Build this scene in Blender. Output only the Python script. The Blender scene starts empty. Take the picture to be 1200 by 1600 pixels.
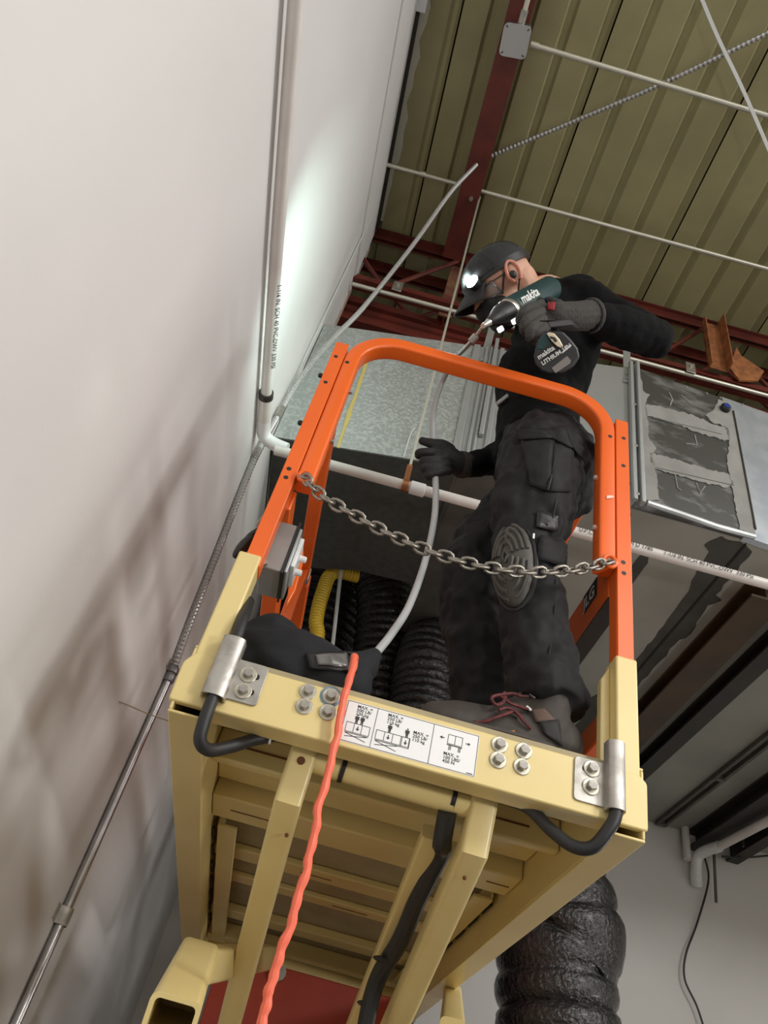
import bpy, bmesh, math, random
from mathutils import Vector, Matrix, Euler
random.seed(7)
SC = bpy.context.scene
COL = SC.collection
V3 = Vector
# ------------------------------------------------------------------ camera
FPX = 1201.65
PITCH, ROLL = math.radians(42.392), math.radians(15.524)
CAM = V3((0, 0, 1.5))
_fw = V3((0, math.cos(PITCH), math.sin(PITCH)))
_r0 = V3((1, 0, 0)); _u0 = _r0.cross(_fw)
_R = _r0*math.cos(ROLL) + _u0*math.sin(ROLL)
_U = -_r0*math.sin(ROLL) + _u0*math.cos(ROLL)
cd = bpy.data.cameras.new('camera'); cam = bpy.data.objects.new('camera', cd); COL.objects.link(cam)
cd.sensor_fit = 'VERTICAL'; cd.sensor_height = 36.0; cd.lens = 36.0*FPX/1600.0
cd.clip_start = 0.02; cd.clip_end = 60
cam.matrix_world = Matrix(((_R.x, _U.x, -_fw.x, CAM.x), (_R.y, _U.y, -_fw.y, CAM.y), (_R.z, _U.z, -_fw.z, CAM.z), (0, 0, 0, 1)))
SC.camera = cam
# ------------------------------------------------------------------ world and lights
W = bpy.data.worlds.new('hall_ambient'); SC.world = W; W.use_nodes = True
W.node_tree.nodes['Background'].inputs[0].default_value = (1.0, 0.96, 0.92, 1)
W.node_tree.nodes['Background'].inputs[1].default_value = 0.06
def area(name, loc, aim, sx, sy, power, col=(1, .978, .955)):
    l = bpy.data.lights.new(name, 'AREA'); l.shape = 'RECTANGLE'; l.size = sx; l.size_y = sy; l.energy = power; l.color = col
    o = bpy.data.objects.new(name, l); COL.objects.link(o); o.location = loc
    o.rotation_euler = (V3(aim)-V3(loc)).to_track_quat('-Z', 'Y').to_euler(); return o
for lx, ly, pw, sz_ in ((3.0, -1.0, 25, 2.0), (4.6, 0.8, 62, 1.6), (1.8, -3.4, 58, 2.0), (4.4, -3.2, 190, 1.3)):
    area('high_bay_lamp', (lx, ly, 5.2), (lx*.45, ly*.45+.5, 0), sz_, sz_, pw)
area('work_light', (1.40, -0.15, 1.95), (-0.4, 1.6, 2.7), 0.20, 0.16, 11)
area('fill_light_rear', (2.5, 2.3, 1.72), (-0.5, 2.4, 1.75), 0.3, 0.2, 9)  # unseen fill added to brighten the lower left wall and back wall
SC.view_settings.view_transform = 'Standard'; SC.view_settings.look = 'None'
SC.view_settings.gamma = 1.0; SC.view_settings.use_curve_mapping = False
SC.view_settings.exposure = -0.02
# ------------------------------------------------------------------ helpers
def ray(x, y): return _fw + _R*((x-600)/FPX) - _U*((y-800)/FPX)
def atY(x, y, Y): d = ray(x, y); return CAM + d*((Y-CAM.y)/d.y)
def atX(x, y, X): d = ray(x, y); return CAM + d*((X-CAM.x)/d.x)
def atZ(x, y, Z): d = ray(x, y); return CAM + d*((Z-CAM.z)/d.z)
def atD(x, y, D): return CAM + ray(x, y)*D
def atP(x, y, P, n): d = ray(x, y); return CAM + d*((V3(P)-CAM).dot(n)/d.dot(n))
def lerp(a, b, t): return a + (b-a)*t
def rrect(w, h, r, seg=3):
    pts = []
    for cx, cy, a0 in ((w/2-r, h/2-r, 0), (-w/2+r, h/2-r, 90), (-w/2+r, -h/2+r, 180), (w/2-r, -h/2+r, 270)):
        for k in range(seg+1):
            a = math.radians(a0+90*k/seg); pts.append((cx+r*math.cos(a), cy+r*math.sin(a)))
    return pts
def smooth_path(P, n=8):
    P = [V3(p) for p in P]; Q = [P[0]*2-P[1]] + P + [P[-1]*2-P[-2]]; out = []
    for i in range(1, len(Q)-2):
        a, b, c, d = Q[i-1:i+3]
        for k in range(n):
            t = k/n
            out.append(0.5*((2*b)+(c-a)*t+(2*a-5*b+4*c-d)*t*t+(3*b-a-3*c+d)*t**3))
    out.append(P[-1].copy()); return out
class MB:
    def __init__(s): s.v = []; s.f = []
    def add(s, vs, fs):
        o = len(s.v); s.v += [V3(v) for v in vs]; s.f += [tuple(i+o for i in f) for f in fs]; return s
    def box(s, c, d, rot=None):
        c = V3(c); M = rot or Matrix.Identity(3)
        vs = [c + M @ V3((sx*d[0]/2, sy*d[1]/2, sz*d[2]/2)) for sx in (-1, 1) for sy in (-1, 1) for sz in (-1, 1)]
        return s.add(vs, [(0, 1, 3, 2), (4, 6, 7, 5), (0, 4, 5, 1), (2, 3, 7, 6), (0, 2, 6, 4), (1, 5, 7, 3)])
    def mm(s, lo, hi):
        lo, hi = V3(lo), V3(hi); return s.box((lo+hi)/2, hi-lo)
    def rings(s, R, caps=True, closed=False):
        n = len(R[0]); vs = [p for r in R for p in r]; fs = []; m = len(R)
        for i in range(m if closed else m-1):
            a, b = i*n, ((i+1) % m)*n
            fs += [(a+k, a+(k+1) % n, b+(k+1) % n, b+k) for k in range(n)]
        if caps and not closed: fs += [tuple(range(n))[::-1], tuple(range((m-1)*n, m*n))]
        return s.add(vs, fs)
    def tube(s, P, r, n=12, caps=True, closed=False):
        P = [V3(p) for p in P]; m = len(P); rad = r if isinstance(r, (list, tuple)) else [r]*m
        T = []
        for i in range(m):
            if closed: t = P[(i+1) % m]-P[i-1]
            else: t = P[min(i+1, m-1)]-P[max(i-1, 0)]
            T.append(t.normalized())
        x = T[0].orthogonal().normalized(); R = []
        for i in range(m):
            x = (x - T[i]*x.dot(T[i])).normalized(); y = T[i].cross(x)
            rr = rad[i]; rx, ry = rr if isinstance(rr, (tuple, list)) else (rr, rr)
            R.append([P[i] + x*(rx*math.cos(2*math.pi*k/n)) + y*(ry*math.sin(2*math.pi*k/n)) for k in range(n)])
        return s.rings(R, caps, closed)
    def sweep(s, P, prof, up, caps=True, closed=False):
        P = [V3(p) for p in P]; m = len(P); up = V3(up); R = []
        for i in range(m):
            if closed: a, b = (P[i]-P[i-1]).normalized(), (P[(i+1) % m]-P[i]).normalized()
            else:
                a = (P[i]-P[i-1]).normalized() if i else (P[1]-P[0]).normalized()
                b = (P[i+1]-P[i]).normalized() if i < m-1 else (P[-1]-P[-2]).normalized()
            t = (a+b).normalized(); sc = 1/max(0.35, t.dot(b))
            sd = t.cross(up).normalized(); u2 = sd.cross(t).normalized()
            R.append([P[i] + sd*(q[0]*sc) + u2*q[1] for q in prof])
        return s.rings(R, caps, closed)
    def prism(s, poly, vec):
        poly = [V3(p) for p in poly]; vec = V3(vec); n = len(poly)
        return s.add(poly + [p+vec for p in poly], [tuple(range(n))[::-1], tuple(range(n, 2*n))] + [(k, (k+1) % n, n+(k+1) % n, n+k) for k in range(n)])
    def lathe(s, prof, base, axis, n=16, caps=True):
        base = V3(base); ax = V3(axis).normalized(); x = ax.orthogonal().normalized(); y = ax.cross(x)
        return s.rings([[base + ax*h + x*(r*math.cos(2*math.pi*k/n)) + y*(r*math.sin(2*math.pi*k/n)) for k in range(n)] for r, h in prof], caps)
    def ball(s, c, rad, rot=None, n=16, m=10):
        c = V3(c); M = rot or Matrix.Identity(3); R = []
        for i in range(m+1):
            a = math.pi*(i/m-0.5); ca = max(math.cos(a), 0.01)
            R.append([c + M @ V3((rad[0]*ca*math.cos(2*math.pi*k/n), rad[1]*ca*math.sin(2*math.pi*k/n), rad[2]*math.sin(a))) for k in range(n)])
        return s.rings(R)
    def build(s, name, mat, parent=None, org=None, bevel=0, seg=2, angle=35, flat=False):
        if parent is not None: o0 = world_org[parent.name]
        else: o0 = V3(org) if org is not None else (sum(s.v, V3())/len(s.v))
        me = bpy.data.meshes.new(name)
        me.from_pydata([v-o0 for v in s.v], [], s.f)
        bm = bmesh.new(); bm.from_mesh(me); bmesh.ops.recalc_face_normals(bm, faces=bm.faces); bm.to_mesh(me); bm.free()
        if not flat:
            me.polygons.foreach_set('use_smooth', [True]*len(me.polygons)); me.set_sharp_from_angle(angle=math.radians(angle))
        me.materials.append(mat)
        o = bpy.data.objects.new(name, me); COL.objects.link(o)
        if parent is not None: o.parent = parent
        else: o.location = o0
        world_org[o.name] = o0.copy()
        if bevel:
            b = o.modifiers.new('bevel', 'BEVEL'); b.width = bevel; b.segments = seg; b.limit_method = 'ANGLE'; b.angle_limit = math.radians(40)
        return o
world_org = {}
def thing(name, label, cat, loc=(0, 0, 0), group=None):
    o = bpy.data.objects.new(name, None); COL.objects.link(o); o.location = loc; o.empty_display_size = 0.05
    world_org[o.name] = V3(loc); return tag(o, label, cat, group)
def tag(o, label, cat, group=None):
    o['label'] = label; o['category'] = cat
    if group: o['group'] = group
    return o
def struct(o): o['kind'] = 'structure'; return o
def put(src, name, parent, loc, rot=None, label=None):
    """another object that shares src's mesh, at a world place, as a part of parent"""
    o = bpy.data.objects.new(name, src.data); COL.objects.link(o)
    M = (rot.to_4x4() if rot else Matrix.Identity(4))
    o.matrix_local = Matrix.Translation(V3(loc)-(world_org[parent.name] if parent else V3())) @ M
    if parent: o.parent = parent
    world_org[o.name] = V3(loc)
    if label: o['label'] = label
    return o
def text_mesh(txt, size, origin, xdir, ydir, depth=0.0004, align='LEFT', bold=0.0, stretch=1.0):
    """flat lettering as mesh, returns MB; the letters stand on origin, running along xdir"""
    cu = bpy.data.curves.new('lettering', 'FONT'); cu.body = txt; cu.size = size; cu.align_x = align; cu.extrude = depth
    cu.offset = bold; cu.resolution_u = 3; cu.space_line = 0.85
    ob = bpy.data.objects.new('lettering', cu); COL.objects.link(ob)
    me = bpy.data.meshes.new_from_object(ob.evaluated_get(bpy.context.evaluated_depsgraph_get()))
    xd, yd = V3(xdir).normalized(), V3(ydir).normalized(); zd = xd.cross(yd); o = V3(origin)
    m = MB(); m.add([o + xd*(v.co.x*stretch) + yd*v.co.y + zd*v.co.z for v in me.vertices], [tuple(p.vertices) for p in me.polygons])
    bpy.data.objects.remove(ob); bpy.data.curves.remove(cu); bpy.data.meshes.remove(me); return m
# ------------------------------------------------------------------ materials
def mat(name, col, rough=0.5, metal=0.0, col2=None, scale=8.0, mix=(0.4, 0.65), detail=4.0, bump=0.0, bscale=40.0, coat=0.0, spec=None, rvar=0.0, emit=None, stretch=None, voro=False, spots=None, trans=0.0):
    m = bpy.data.materials.new(name); m.use_nodes = True; nt = m.node_tree; N = nt.nodes; L = nt.links; b = N['Principled BSDF']
    b.inputs['Roughness'].default_value = rough; b.inputs['Metallic'].default_value = metal
    b.inputs['Base Color'].default_value = (*col, 1)
    if coat: b.inputs['Coat Weight'].default_value = coat; b.inputs['Coat Roughness'].default_value = 0.15
    if spec is not None: b.inputs['Specular IOR Level'].default_value = spec
    if trans: b.inputs['Transmission Weight'].default_value = trans
    tc = N.new('ShaderNodeTexCoord'); src = tc.outputs['Object']
    if stretch:
        mp = N.new('ShaderNodeMapping'); mp.inputs['Scale'].default_value = stretch; L.new(src, mp.inputs['Vector']); src = mp.outputs['Vector']
    last = None
    if col2 is not None:
        if voro:
            t = N.new('ShaderNodeTexVoronoi'); t.inputs['Scale'].default_value = scale; L.new(src, t.inputs['Vector'])
            sp = N.new('ShaderNodeSeparateColor'); L.new(t.outputs['Color'], sp.inputs[0]); fac = sp.outputs[0]
        else:
            t = N.new('ShaderNodeTexNoise'); t.inputs['Scale'].default_value = scale; t.inputs['Detail'].default_value = detail; L.new(src, t.inputs['Vector']); fac = t.outputs['Fac']
        mr = N.new('ShaderNodeMapRange'); mr.inputs['From Min'].default_value, mr.inputs['From Max'].default_value = mix; L.new(fac, mr.inputs['Value'])
        mx = N.new('ShaderNodeMix'); mx.data_type = 'RGBA'; mx.inputs['A'].default_value = (*col, 1); mx.inputs['B'].default_value = (*col2, 1)
        L.new(mr.outputs['Result'], mx.inputs['Factor']); last = mx.outputs['Result']
        if rvar:
            r2 = N.new('ShaderNodeMapRange'); r2.inputs['To Min'].default_value = rough; r2.inputs['To Max'].default_value = rough+rvar; L.new(mr.outputs['Result'], r2.inputs['Value']); L.new(r2.outputs['Result'], b.inputs['Roughness'])
    if spots:
        sc_, thr, scol = spots
        t2 = N.new('ShaderNodeTexNoise'); t2.inputs['Scale'].default_value = sc_; t2.inputs['Detail'].default_value = 6; L.new(tc.outputs['Object'], t2.inputs['Vector'])
        m2 = N.new('ShaderNodeMapRange'); m2.inputs['From Min'].default_value = thr; m2.inputs['From Max'].default_value = thr+0.02; L.new(t2.outputs['Fac'], m2.inputs['Value'])
        x2 = N.new('ShaderNodeMix'); x2.data_type = 'RGBA'; x2.inputs['B'].default_value = (*scol, 1); L.new(m2.outputs['Result'], x2.inputs['Factor'])
        if last: L.new(last, x2.inputs['A'])
        else: x2.inputs['A'].default_value = (*col, 1)
        last = x2.outputs['Result']
    if last: L.new(last, b.inputs['Base Color'])
    if bump:
        t = N.new('ShaderNodeTexNoise'); t.inputs['Scale'].default_value = bscale; t.inputs['Detail'].default_value = 4; L.new(src, t.inputs['Vector'])
        bp = N.new('ShaderNodeBump'); bp.inputs['Strength'].default_value = bump; bp.inputs['Distance'].default_value = 0.01; L.new(t.outputs['Fac'], bp.inputs['Height']); L.new(bp.outputs['Normal'], b.inputs['Normal'])
    if emit:
        b.inputs['Emission Color'].default_value = (*emit[0], 1); b.inputs['Emission Strength'].default_value = emit[1]
    return m
M = dict(
 wall=mat('painted_drywall', (.725, .712, .70), .55, col2=(.69, .675, .662), scale=1.3, bump=.04, bscale=60),
 backwall=mat('back_wall_paint', (.74, .72, .68), .6, col2=(.70, .68, .64), scale=1.5, bump=.05),
 concrete=mat('floor_concrete', (.10, .098, .092), .6, col2=(.08, .078, .074), scale=2, bump=.1),
 deck=mat('olive_deck_paint', (.36, .325, .165), .5, col2=(.315, .282, .142), scale=3, spots=(9, .78, (.06, .05, .03))),
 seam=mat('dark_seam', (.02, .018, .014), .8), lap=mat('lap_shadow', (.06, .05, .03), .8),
 red=mat('oxide_red_primer', (.14, .022, .013), .55, col2=(.09, .015, .009), scale=6, bump=.05),
 redrust=mat('rust_red_steel', (.12, .03, .02), .7, col2=(.20, .10, .05), scale=14, bump=.2),
 rustor=mat('orange_rust_steel', (.42, .16, .05), .7, col2=(.20, .07, .03), scale=20, mix=(.35, .7), bump=.2),
 orange=mat('orange_powder_coat', (.88, .145, .014), .36, col2=(.82, .125, .012), scale=4, coat=.15, spots=(28, .74, (.12, .03, .02))),
 yellow=mat('cream_yellow_enamel', (.78, .63, .28), .38, col2=(.735, .58, .245), scale=5, coat=.15, spots=(40, .755, (.10, .05, .02))),
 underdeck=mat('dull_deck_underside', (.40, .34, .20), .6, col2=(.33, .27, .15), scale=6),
 pvc=mat('white_pvc', (.76, .73, .69), .35, col2=(.70, .66, .62), scale=9),
 pvcjoint=mat('bright_pvc', (.82, .82, .82), .3),
 print=mat('black_print', (.03, .03, .03), .6),
 zinc=mat('zinc_steel', (.50, .48, .44), .42, .85, col2=(.36, .34, .31), scale=30, rvar=.15),
 washer=mat('zinc_washer', (.66, .63, .52), .38, .75, col2=(.5, .47, .38), scale=60),
 conduit=mat('emt_conduit', (.55, .55, .55), .3, .95, col2=(.42, .42, .42), scale=12),
 conduitw=mat('painted_emt', (.68, .66, .56), .35, .55),
 mc=mat('armored_cable', (.50, .50, .49), .38, .85),
 galv=mat('galvanized_sheet', (.44, .475, .455), .42, .6, col2=(.58, .62, .60), scale=95, mix=(.3, .98), voro=True, rvar=.12),
 galvplain=mat('duct_sheet', (.50, .52, .52), .42, .65, col2=(.42, .44, .44), scale=5, rvar=.1),
 galvshiny=mat('smeared_duct_sheet', (.13, .13, .125), .38, .75, col2=(.46, .48, .50), scale=7, mix=(.5, .72), rvar=-.1, stretch=(1, 1, 2.2)),
 galvdark=mat('dull_duct_sheet', (.125, .122, .105), .55, .5, col2=(.17, .165, .145), scale=6),
 bluemetal=mat('bluish_sheet', (.50, .55, .62), .35, .7, col2=(.62, .66, .72), scale=9),
 mastic=mat('grey_duct_mastic', (.29, .285, .265), .65, col2=(.24, .235, .22), scale=9, bump=.25, bscale=25),
 masticlo=mat('soffit_mastic', (.40, .40, .35), .6, col2=(.32, .32, .28), scale=2.2, bump=.1),
 baremetal=mat('bare_soffit_metal', (.085, .08, .068), .55, .3, col2=(.06, .056, .048), scale=8),
 insul=mat('black_duct_liner', (.060, .063, .056), .8, col2=(.046, .048, .043), scale=30, spots=(170, .70, (.10, .10, .09)), bump=.2, bscale=120),
 black=mat('black_rubber', (.018, .018, .018), .5),
 blacksteel=mat('black_steel', (.022, .020, .018), .5, col2=(.035, .028, .02), scale=5),
 brownsteel=mat('brown_steel', (.075, .042, .018), .5, col2=(.045, .026, .012), scale=4),
 flex=mat('black_poly_duct', (.012, .011, .011), .17, col2=(.02, .019, .019), scale=10, bump=1.0, bscale=60, coat=.1),
 yhose=mat('yellow_hose', (.55, .36, .02), .45),
 greytube=mat('grey_plastic_tube', (.46, .48, .48), .4, col2=(.40, .42, .42), scale=6),
 cord=mat('orange_cord_jacket', (.86, .16, .085), .45, bump=.1),
 copper=mat('copper_clamp', (.55, .25, .12), .35, .85),
 brass=mat('blue_cap', (.015, .05, .25), .35),
 tool=mat('tool_teal', (.007, .040, .042), .45),
 toolblack=mat('tool_black', (.016, .016, .017), .45),
 toolsteel=mat('tool_steel', (.72, .69, .62), .3, .9),
 toolclip=mat('tool_clip', (.72, .62, .45), .4, .5),
 white=mat('label_white', (.86, .86, .85), .35),
 lettering=mat('tool_lettering', (.75, .75, .74), .5),
 shirt=mat('black_knit_sweater', (.0045, .0045, .005), .9, bump=.25, bscale=220, spec=.15),
 navy=mat('navy_shirt_front', (.014, .017, .026), .85, bump=.25, bscale=200, spec=.3),
 pants=mat('black_work_twill', (.008, .008, .009), .75, col2=(.012, .012, .013), scale=9, bump=.35, bscale=18, spec=.35),
 pocket=mat('black_twill_pocket', (.0095, .0095, .010), .75, col2=(.013, .013, .014), scale=9, bump=.2, bscale=30, spec=.35),
 rubber=mat('knee_pad_rubber', (.085, .08, .068), .55, col2=(.06, .057, .05), scale=30),
 boot=mat('brown_boot_leather', (.055, .045, .037), .7, col2=(.04, .033, .028), scale=12, bump=.2),
 bootsuede=mat('boot_suede', (.13, .085, .068), .8, bump=.2),
 sole=mat('boot_sole', (.02, .019, .018), .7),
 lace=mat('red_boot_lace', (.16, .022, .022), .7, col2=(.03, .02, .02), scale=160),
 skin=mat('skin', (.62, .34, .23), .5, col2=(.68, .40, .29), scale=18, bump=.03, spec=.4),
 ear=mat('flushed_skin', (.62, .25, .17), .5),
 cap=mat('black_cap_cloth', (.020, .020, .021), .8, col2=(.028, .028, .029), scale=14, bump=.2, bscale=150),
 mask=mat('black_mask', (.012, .012, .013), .8),
 lens=mat('clear_lens', (.9, .92, .95), .05, trans=.92),
 lamp=mat('lit_lamp_lens', (1, 1, 1), .3, emit=((.88, .96, 1.0), 60)),
 glove=mat('grey_knit_glove', (.055, .052, .046), .85, col2=(.034, .032, .029), scale=90, stretch=(1, 1, 3), bump=.4, bscale=140),
 glovepalm=mat('black_glove_palm', (.017, .017, .018), .7, bump=.2, bscale=160),
 redtag=mat('red_tag', (.36, .02, .03), .6),
 bag=mat('navy_bag_cloth', (.008, .009, .012), .85, col2=(.011, .012, .015), scale=6, bump=.25, bscale=25),
 clear=mat('grey_vinyl_window', (.11, .11, .105), .16, col2=(.16, .16, .15), scale=8, coat=.5),
 boxgrey=mat('control_box_grey', (.30, .30, .29), .45, col2=(.26, .26, .25), scale=8),
 foam=mat('spray_foam', (.62, .58, .48), .8, bump=.6, bscale=50),
 plaster=mat('torn_plaster', (.52, .42, .35), .85, col2=(.38, .29, .23), scale=18, bump=.5),
 streak=mat('yellow_sealant', (.52, .40, .12), .6),
 steelbeam=mat('lower_red_steel', (.42, .045, .018), .5, col2=(.34, .035, .015), scale=5),
 bluepaint=mat('blue_dye', (.20, .30, .36), .5),
 strap=mat('grey_strap', (.50, .50, .49), .5),
 rustspot=mat('rust_spot', (.14, .045, .015), .8),
)
# ================================================================== the hall
WX = -0.535                                             # face of the left wall
struct(MB().mm((-0.7, -5, -0.12), (6, 5.0, 0)).build('floor', M['concrete']))
w = MB(); w.mm((WX-.12, -5, 0), (WX, 5.0, 4.66)); w.mm((WX-.12, -5, 4.66), (WX, 2.50, 5.98))
wl = struct(w.build('wall_left', M['wall']))
# drywall joint above: an upper sheet 12 mm proud, seen as a line along the wall
struct(MB().mm((WX, -5, 5.46), (WX+.012, 2.44, 5.97)).build('trim_1', M['wall'], bevel=.004))
# torn end of the drywall where the roof girder passes through
random.seed(3); zs = [4.66+i*.075 for i in range(18)]
pl = [V3((WX+.004, 2.50+random.uniform(-.035, .0), z)) for z in zs] + [V3((WX+.004, 2.53, z)) for z in reversed(zs)]
MB().prism(pl, (-.1, 0, 0)).build('torn_edge', M['plaster'], wl)
struct(MB().mm((-1.3, 2.5, 4.5), (-1.2, 5, 6.1)).build('wall_recess', M['backwall']))
struct(MB().mm((-0.7, 4.72, 0), (6, 4.85, 6.1)).build('wall_back', M['backwall']))
struct(MB().mm((6, -5, 0), (6.12, 4.85, 6.1)).build('wall_right', M['backwall']))
struct(MB().mm((-0.7, -5.12, 0), (6.12, -5, 6.1)).build('wall_rear', M['backwall']))
# roof deck: ribbed sheets lapped every 0.765 m
ZC = 6.10
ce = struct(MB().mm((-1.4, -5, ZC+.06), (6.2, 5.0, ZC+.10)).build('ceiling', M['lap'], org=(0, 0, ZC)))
def deck_panel(x0, x1):
    pts = [(x0, ZC)]; n = 4; p = (x1-x0-.005)/n
    for k in range(n):
        a = x0 + k*p
        pts += [(a+p-.060, ZC), (a+p-.042, ZC+.020), (a+p-.020, ZC+.020), (a+p-.004, ZC)]
    up = [(x, z+.004) for x, z in reversed(pts)]
    prof = pts + up
    return MB().rings([[V3((x, y, z)) for x, z in prof] for y in (-5, 4.7)], caps=False).build('deck_panel', M['deck'], ce, flat=True)
xs = [-1.07+.767*k for k in range(9)]
for k in range(8): deck_panel(xs[k], xs[k+1])
# foam and a dark gap where the deck meets the wall
gp = MB(); random.seed(5); fz = []
for i in range(46):
    y = -1.2+i*.08; fz.append(V3((WX+.045+random.uniform(-.012, .022), y, ZC-.012)))
poly = [V3((WX+.02, -1.2, ZC-.012))] + fz + [V3((WX+.02, 2.4, ZC-.012))]
gp.prism(poly, (0, 0, .02)).build('foam_bead', M['foam'], ce)
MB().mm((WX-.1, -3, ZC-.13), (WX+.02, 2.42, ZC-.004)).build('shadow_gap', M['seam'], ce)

# ------------------------------------------------------------------ red roof steel
rb = thing('roof_beam', 'oxide-red steel beam running along under the ribbed deck, carrying the junction box', 'beam', (0, 1, 5.86))
MB().mm((-.075, -4, 5.86), (.045, 2.40, 5.872)).build('bottom_flange', M['red'], rb, bevel=.003)
MB().mm((-.022, -4, 5.872), (-.010, 2.40, 6.08)).build('web', M['red'], rb)
MB().mm((-.075, -4, 6.08), (.045, 2.40, 6.092)).build('top_flange', M['red'], rb)
MB().mm((-.075, -4, 5.872), (-.062, 2.40, 5.93)).build('lip', M['red'], rb)
MB().lathe([(.012, 0), (.012, .02), (.0, .02)], (.0, 2.0, 5.86), (0, 0, -1), 6).build('bolt', M['zinc'], rb)
pt = thing('truss_post', 'rust-streaked red steel post where the roof beam meets the truss', 'post', (.035, 2.54, 5.4))
MB().mm((-.005, 2.50, 5.40), (.075, 2.512, 6.06)).build('front_flange', M['redrust'], pt, bevel=.002)
MB().mm((.029, 2.512, 5.40), (.041, 2.57, 6.06)).build('web', M['red'], pt)
MB().mm((-.005, 2.57, 5.40), (.075, 2.582, 6.06)).build('rear_flange', M['red'], pt)

def truss(name, label, Y, ztop, zbot, step, off, rodr, chordmat):
    t = thing(name, label, 'truss', (.8, Y, zbot), 'red roof trusses')
    x0, x1 = -1.2, 5.0
    for dy, s in ((-.04, -1), (.012, 1)):
        for z, d in ((ztop, -1), (zbot, 1)):
            a = MB()                                        # steel angle: one upright leg, one flat leg
            a.mm((x0, Y+dy, z-.004), (x1, Y+dy+.028, z+.004))
            a.mm((x0, Y+dy+(.022 if s < 0 else 0), min(z, z+d*.075)), (x1, Y+dy+(.028 if s < 0 else .006), max(z, z+d*.075)))
            a.build('top_chord' if d < 0 else 'bottom_chord', chordmat, t)
    k = 0; x = x0+off
    while x < x1-step:
        za, zb = (zbot+.03, ztop-.03) if k % 2 == 0 else (ztop-.03, zbot+.03)
        MB().tube([(x, Y, za), (x+step, Y, zb)], rodr, 8).build('web_bar', M['red'], t); x += step; k += 1
    return t
truss('roof_truss', 'front red steel roof truss with the bright conduit clipped along its bottom chord', 2.47, 6.05, 5.43, .40, .05, .014, M['red'])
truss('roof_truss', 'rear red steel roof truss half hidden behind the front one', 2.70, 6.06, 5.55, .40, .25, .014, M['red'])
gd = thing('girder', 'dark red plate girder just above the top of the ductwork', 'beam', (.8, 2.64, 5.2))
MB().mm((-1.2, 2.60, 5.20), (5, 2.612, 5.40)).build('web', M['red'], gd)
MB().mm((-1.2, 2.55, 5.19), (5, 2.66, 5.20)).build('bottom_flange', M['red'], gd)
MB().mm((-1.2, 2.57, 5.40), (5, 2.65, 5.41)).build('top_flange', M['red'], gd)
# rusty channel off-cut standing on the truss, and its twisted neighbour
cb = thing('steel_channel', 'short upright rusty orange steel channel fixed to the truss', 'bracket', (1.65, 2.40, 5.5))
MB().mm((1.585, 2.40, 5.47), (1.70, 2.408, 5.95)).build('web', M['rustor'], cb, bevel=.002)
MB().mm((1.692, 2.33, 5.47), (1.70, 2.41, 5.99)).build('flange', M['rustor'], cb, bevel=.002)
MB().mm((1.585, 2.36, 5.47), (1.593, 2.41, 5.95)).build('flange', M['rustor'], cb, bevel=.002)
br = MB(); br.prism([(1.73, 2.42, 5.55), (1.80, 2.42, 5.80), (1.82, 2.42, 5.72), (1.95, 2.42, 5.62), (1.90, 2.42, 5.50), (1.78, 2.42, 5.45)], (0, .012, 0))
tag(br.build('bracket_plate', M['rustor']), 'torn rusty plate beside the upright rusty channel', 'bracket')

# ------------------------------------------------------------------ ceiling conduits and box
def conduit(label, P, r, m, group=None, couplings=(), cl=.045):
    t = thing('conduit', label, 'conduit', P[0], group)
    MB().tube(P, r, 12).build('tube', m, t)
    for c, d in couplings:
        c, d = V3(c), V3(d).normalized(); MB().tube([c-d*cl/2, c+d*cl/2], r*1.28, 12).build('coupling', M['conduitw'], t)
    return t
c1a, c1b = atZ(835, 71, 5.90), atZ(1300, 211, 5.90)
conduit('bright conduit running from the junction box across the deck', [c1a, c1b], .013, M['conduitw'], None, [(c1a, c1b-c1a)], .04)
c2 = [atZ(604, 257, 5.95), atZ(720, 289, 5.95)]
conduit('short pale conduit between the wall and the red beam', c2, .012, M['conduitw'], None, [(atZ(661, 272, 5.95), c2[1]-c2[0])], .03)
conduit('pale conduit crossing the deck from the red beam, above the worker', [atZ(750, 298, 5.95), atZ(1290, 445, 5.95)], .012, M['conduitw'])
c4 = conduit('pale conduit clipped along the bottom chord of the front truss', [(-.52, 2.42, 5.335), (4, 2.42, 5.40)], .013, M['conduitw'])
for x in (.0-.27, 1.47):
    k = thing('beam_clamp', 'small metal clip holding the truss conduit, %s' % ('near the torn wall edge' if x < 0 else 'below the rusty channel'), 'clamp', (x, 2.41, 5.36))
    MB().mm((x-.028, 2.395, 5.355), (x+.028, 2.40, 5.45)).build('plate', M['zinc'], k, bevel=.003)
    MB().lathe([(.010, 0), (.010, .01), (.003, .012)], (x, 2.395, 5.41), (0, -1, 0), 8).build('screw', M['washer'], k)
jb = thing('junction_box', 'square pale grey junction box with a blank cover under the red beam', 'electrical box', (.02, 1.16, 5.80))
P = [atZ(x, y, 5.80) for x, y in ((787, 36), (832, 40), (822, 96), (779, 84))]
cx = sum(P, V3())/4; px_ = ((P[1]-P[0])+(P[2]-P[3])).normalized(); py_ = V3((0, 0, 1)).cross(px_)
RM = Matrix((px_, py_, V3((0, 0, 1)))).transposed()
MB().sweep([cx+V3((0, 0, .06)), cx+V3((0, 0, .006))], rrect(.125, .135, .014), py_).build('body', M['conduit'], jb)
cv = MB().sweep([cx+V3((0, 0, .006)), cx+V3((0, 0, -.002))], rrect(.135, .145, .022), py_).build('cover', mat('box_cover_paint', (.46, .46, .46), .4, .3), jb)
for sx, sy in ((-1, -1), (1, -1), (-1, 1), (1, 1)):
    MB().box(cx+px_*(.052*sx)+py_*(.057*sy)-V3((0, 0, .003)), (.012, .005, .002), RM @ Matrix.Rotation(.78*sx*sy, 3, 'Z')).build('screw_slot', M['black'], cv)
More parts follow.
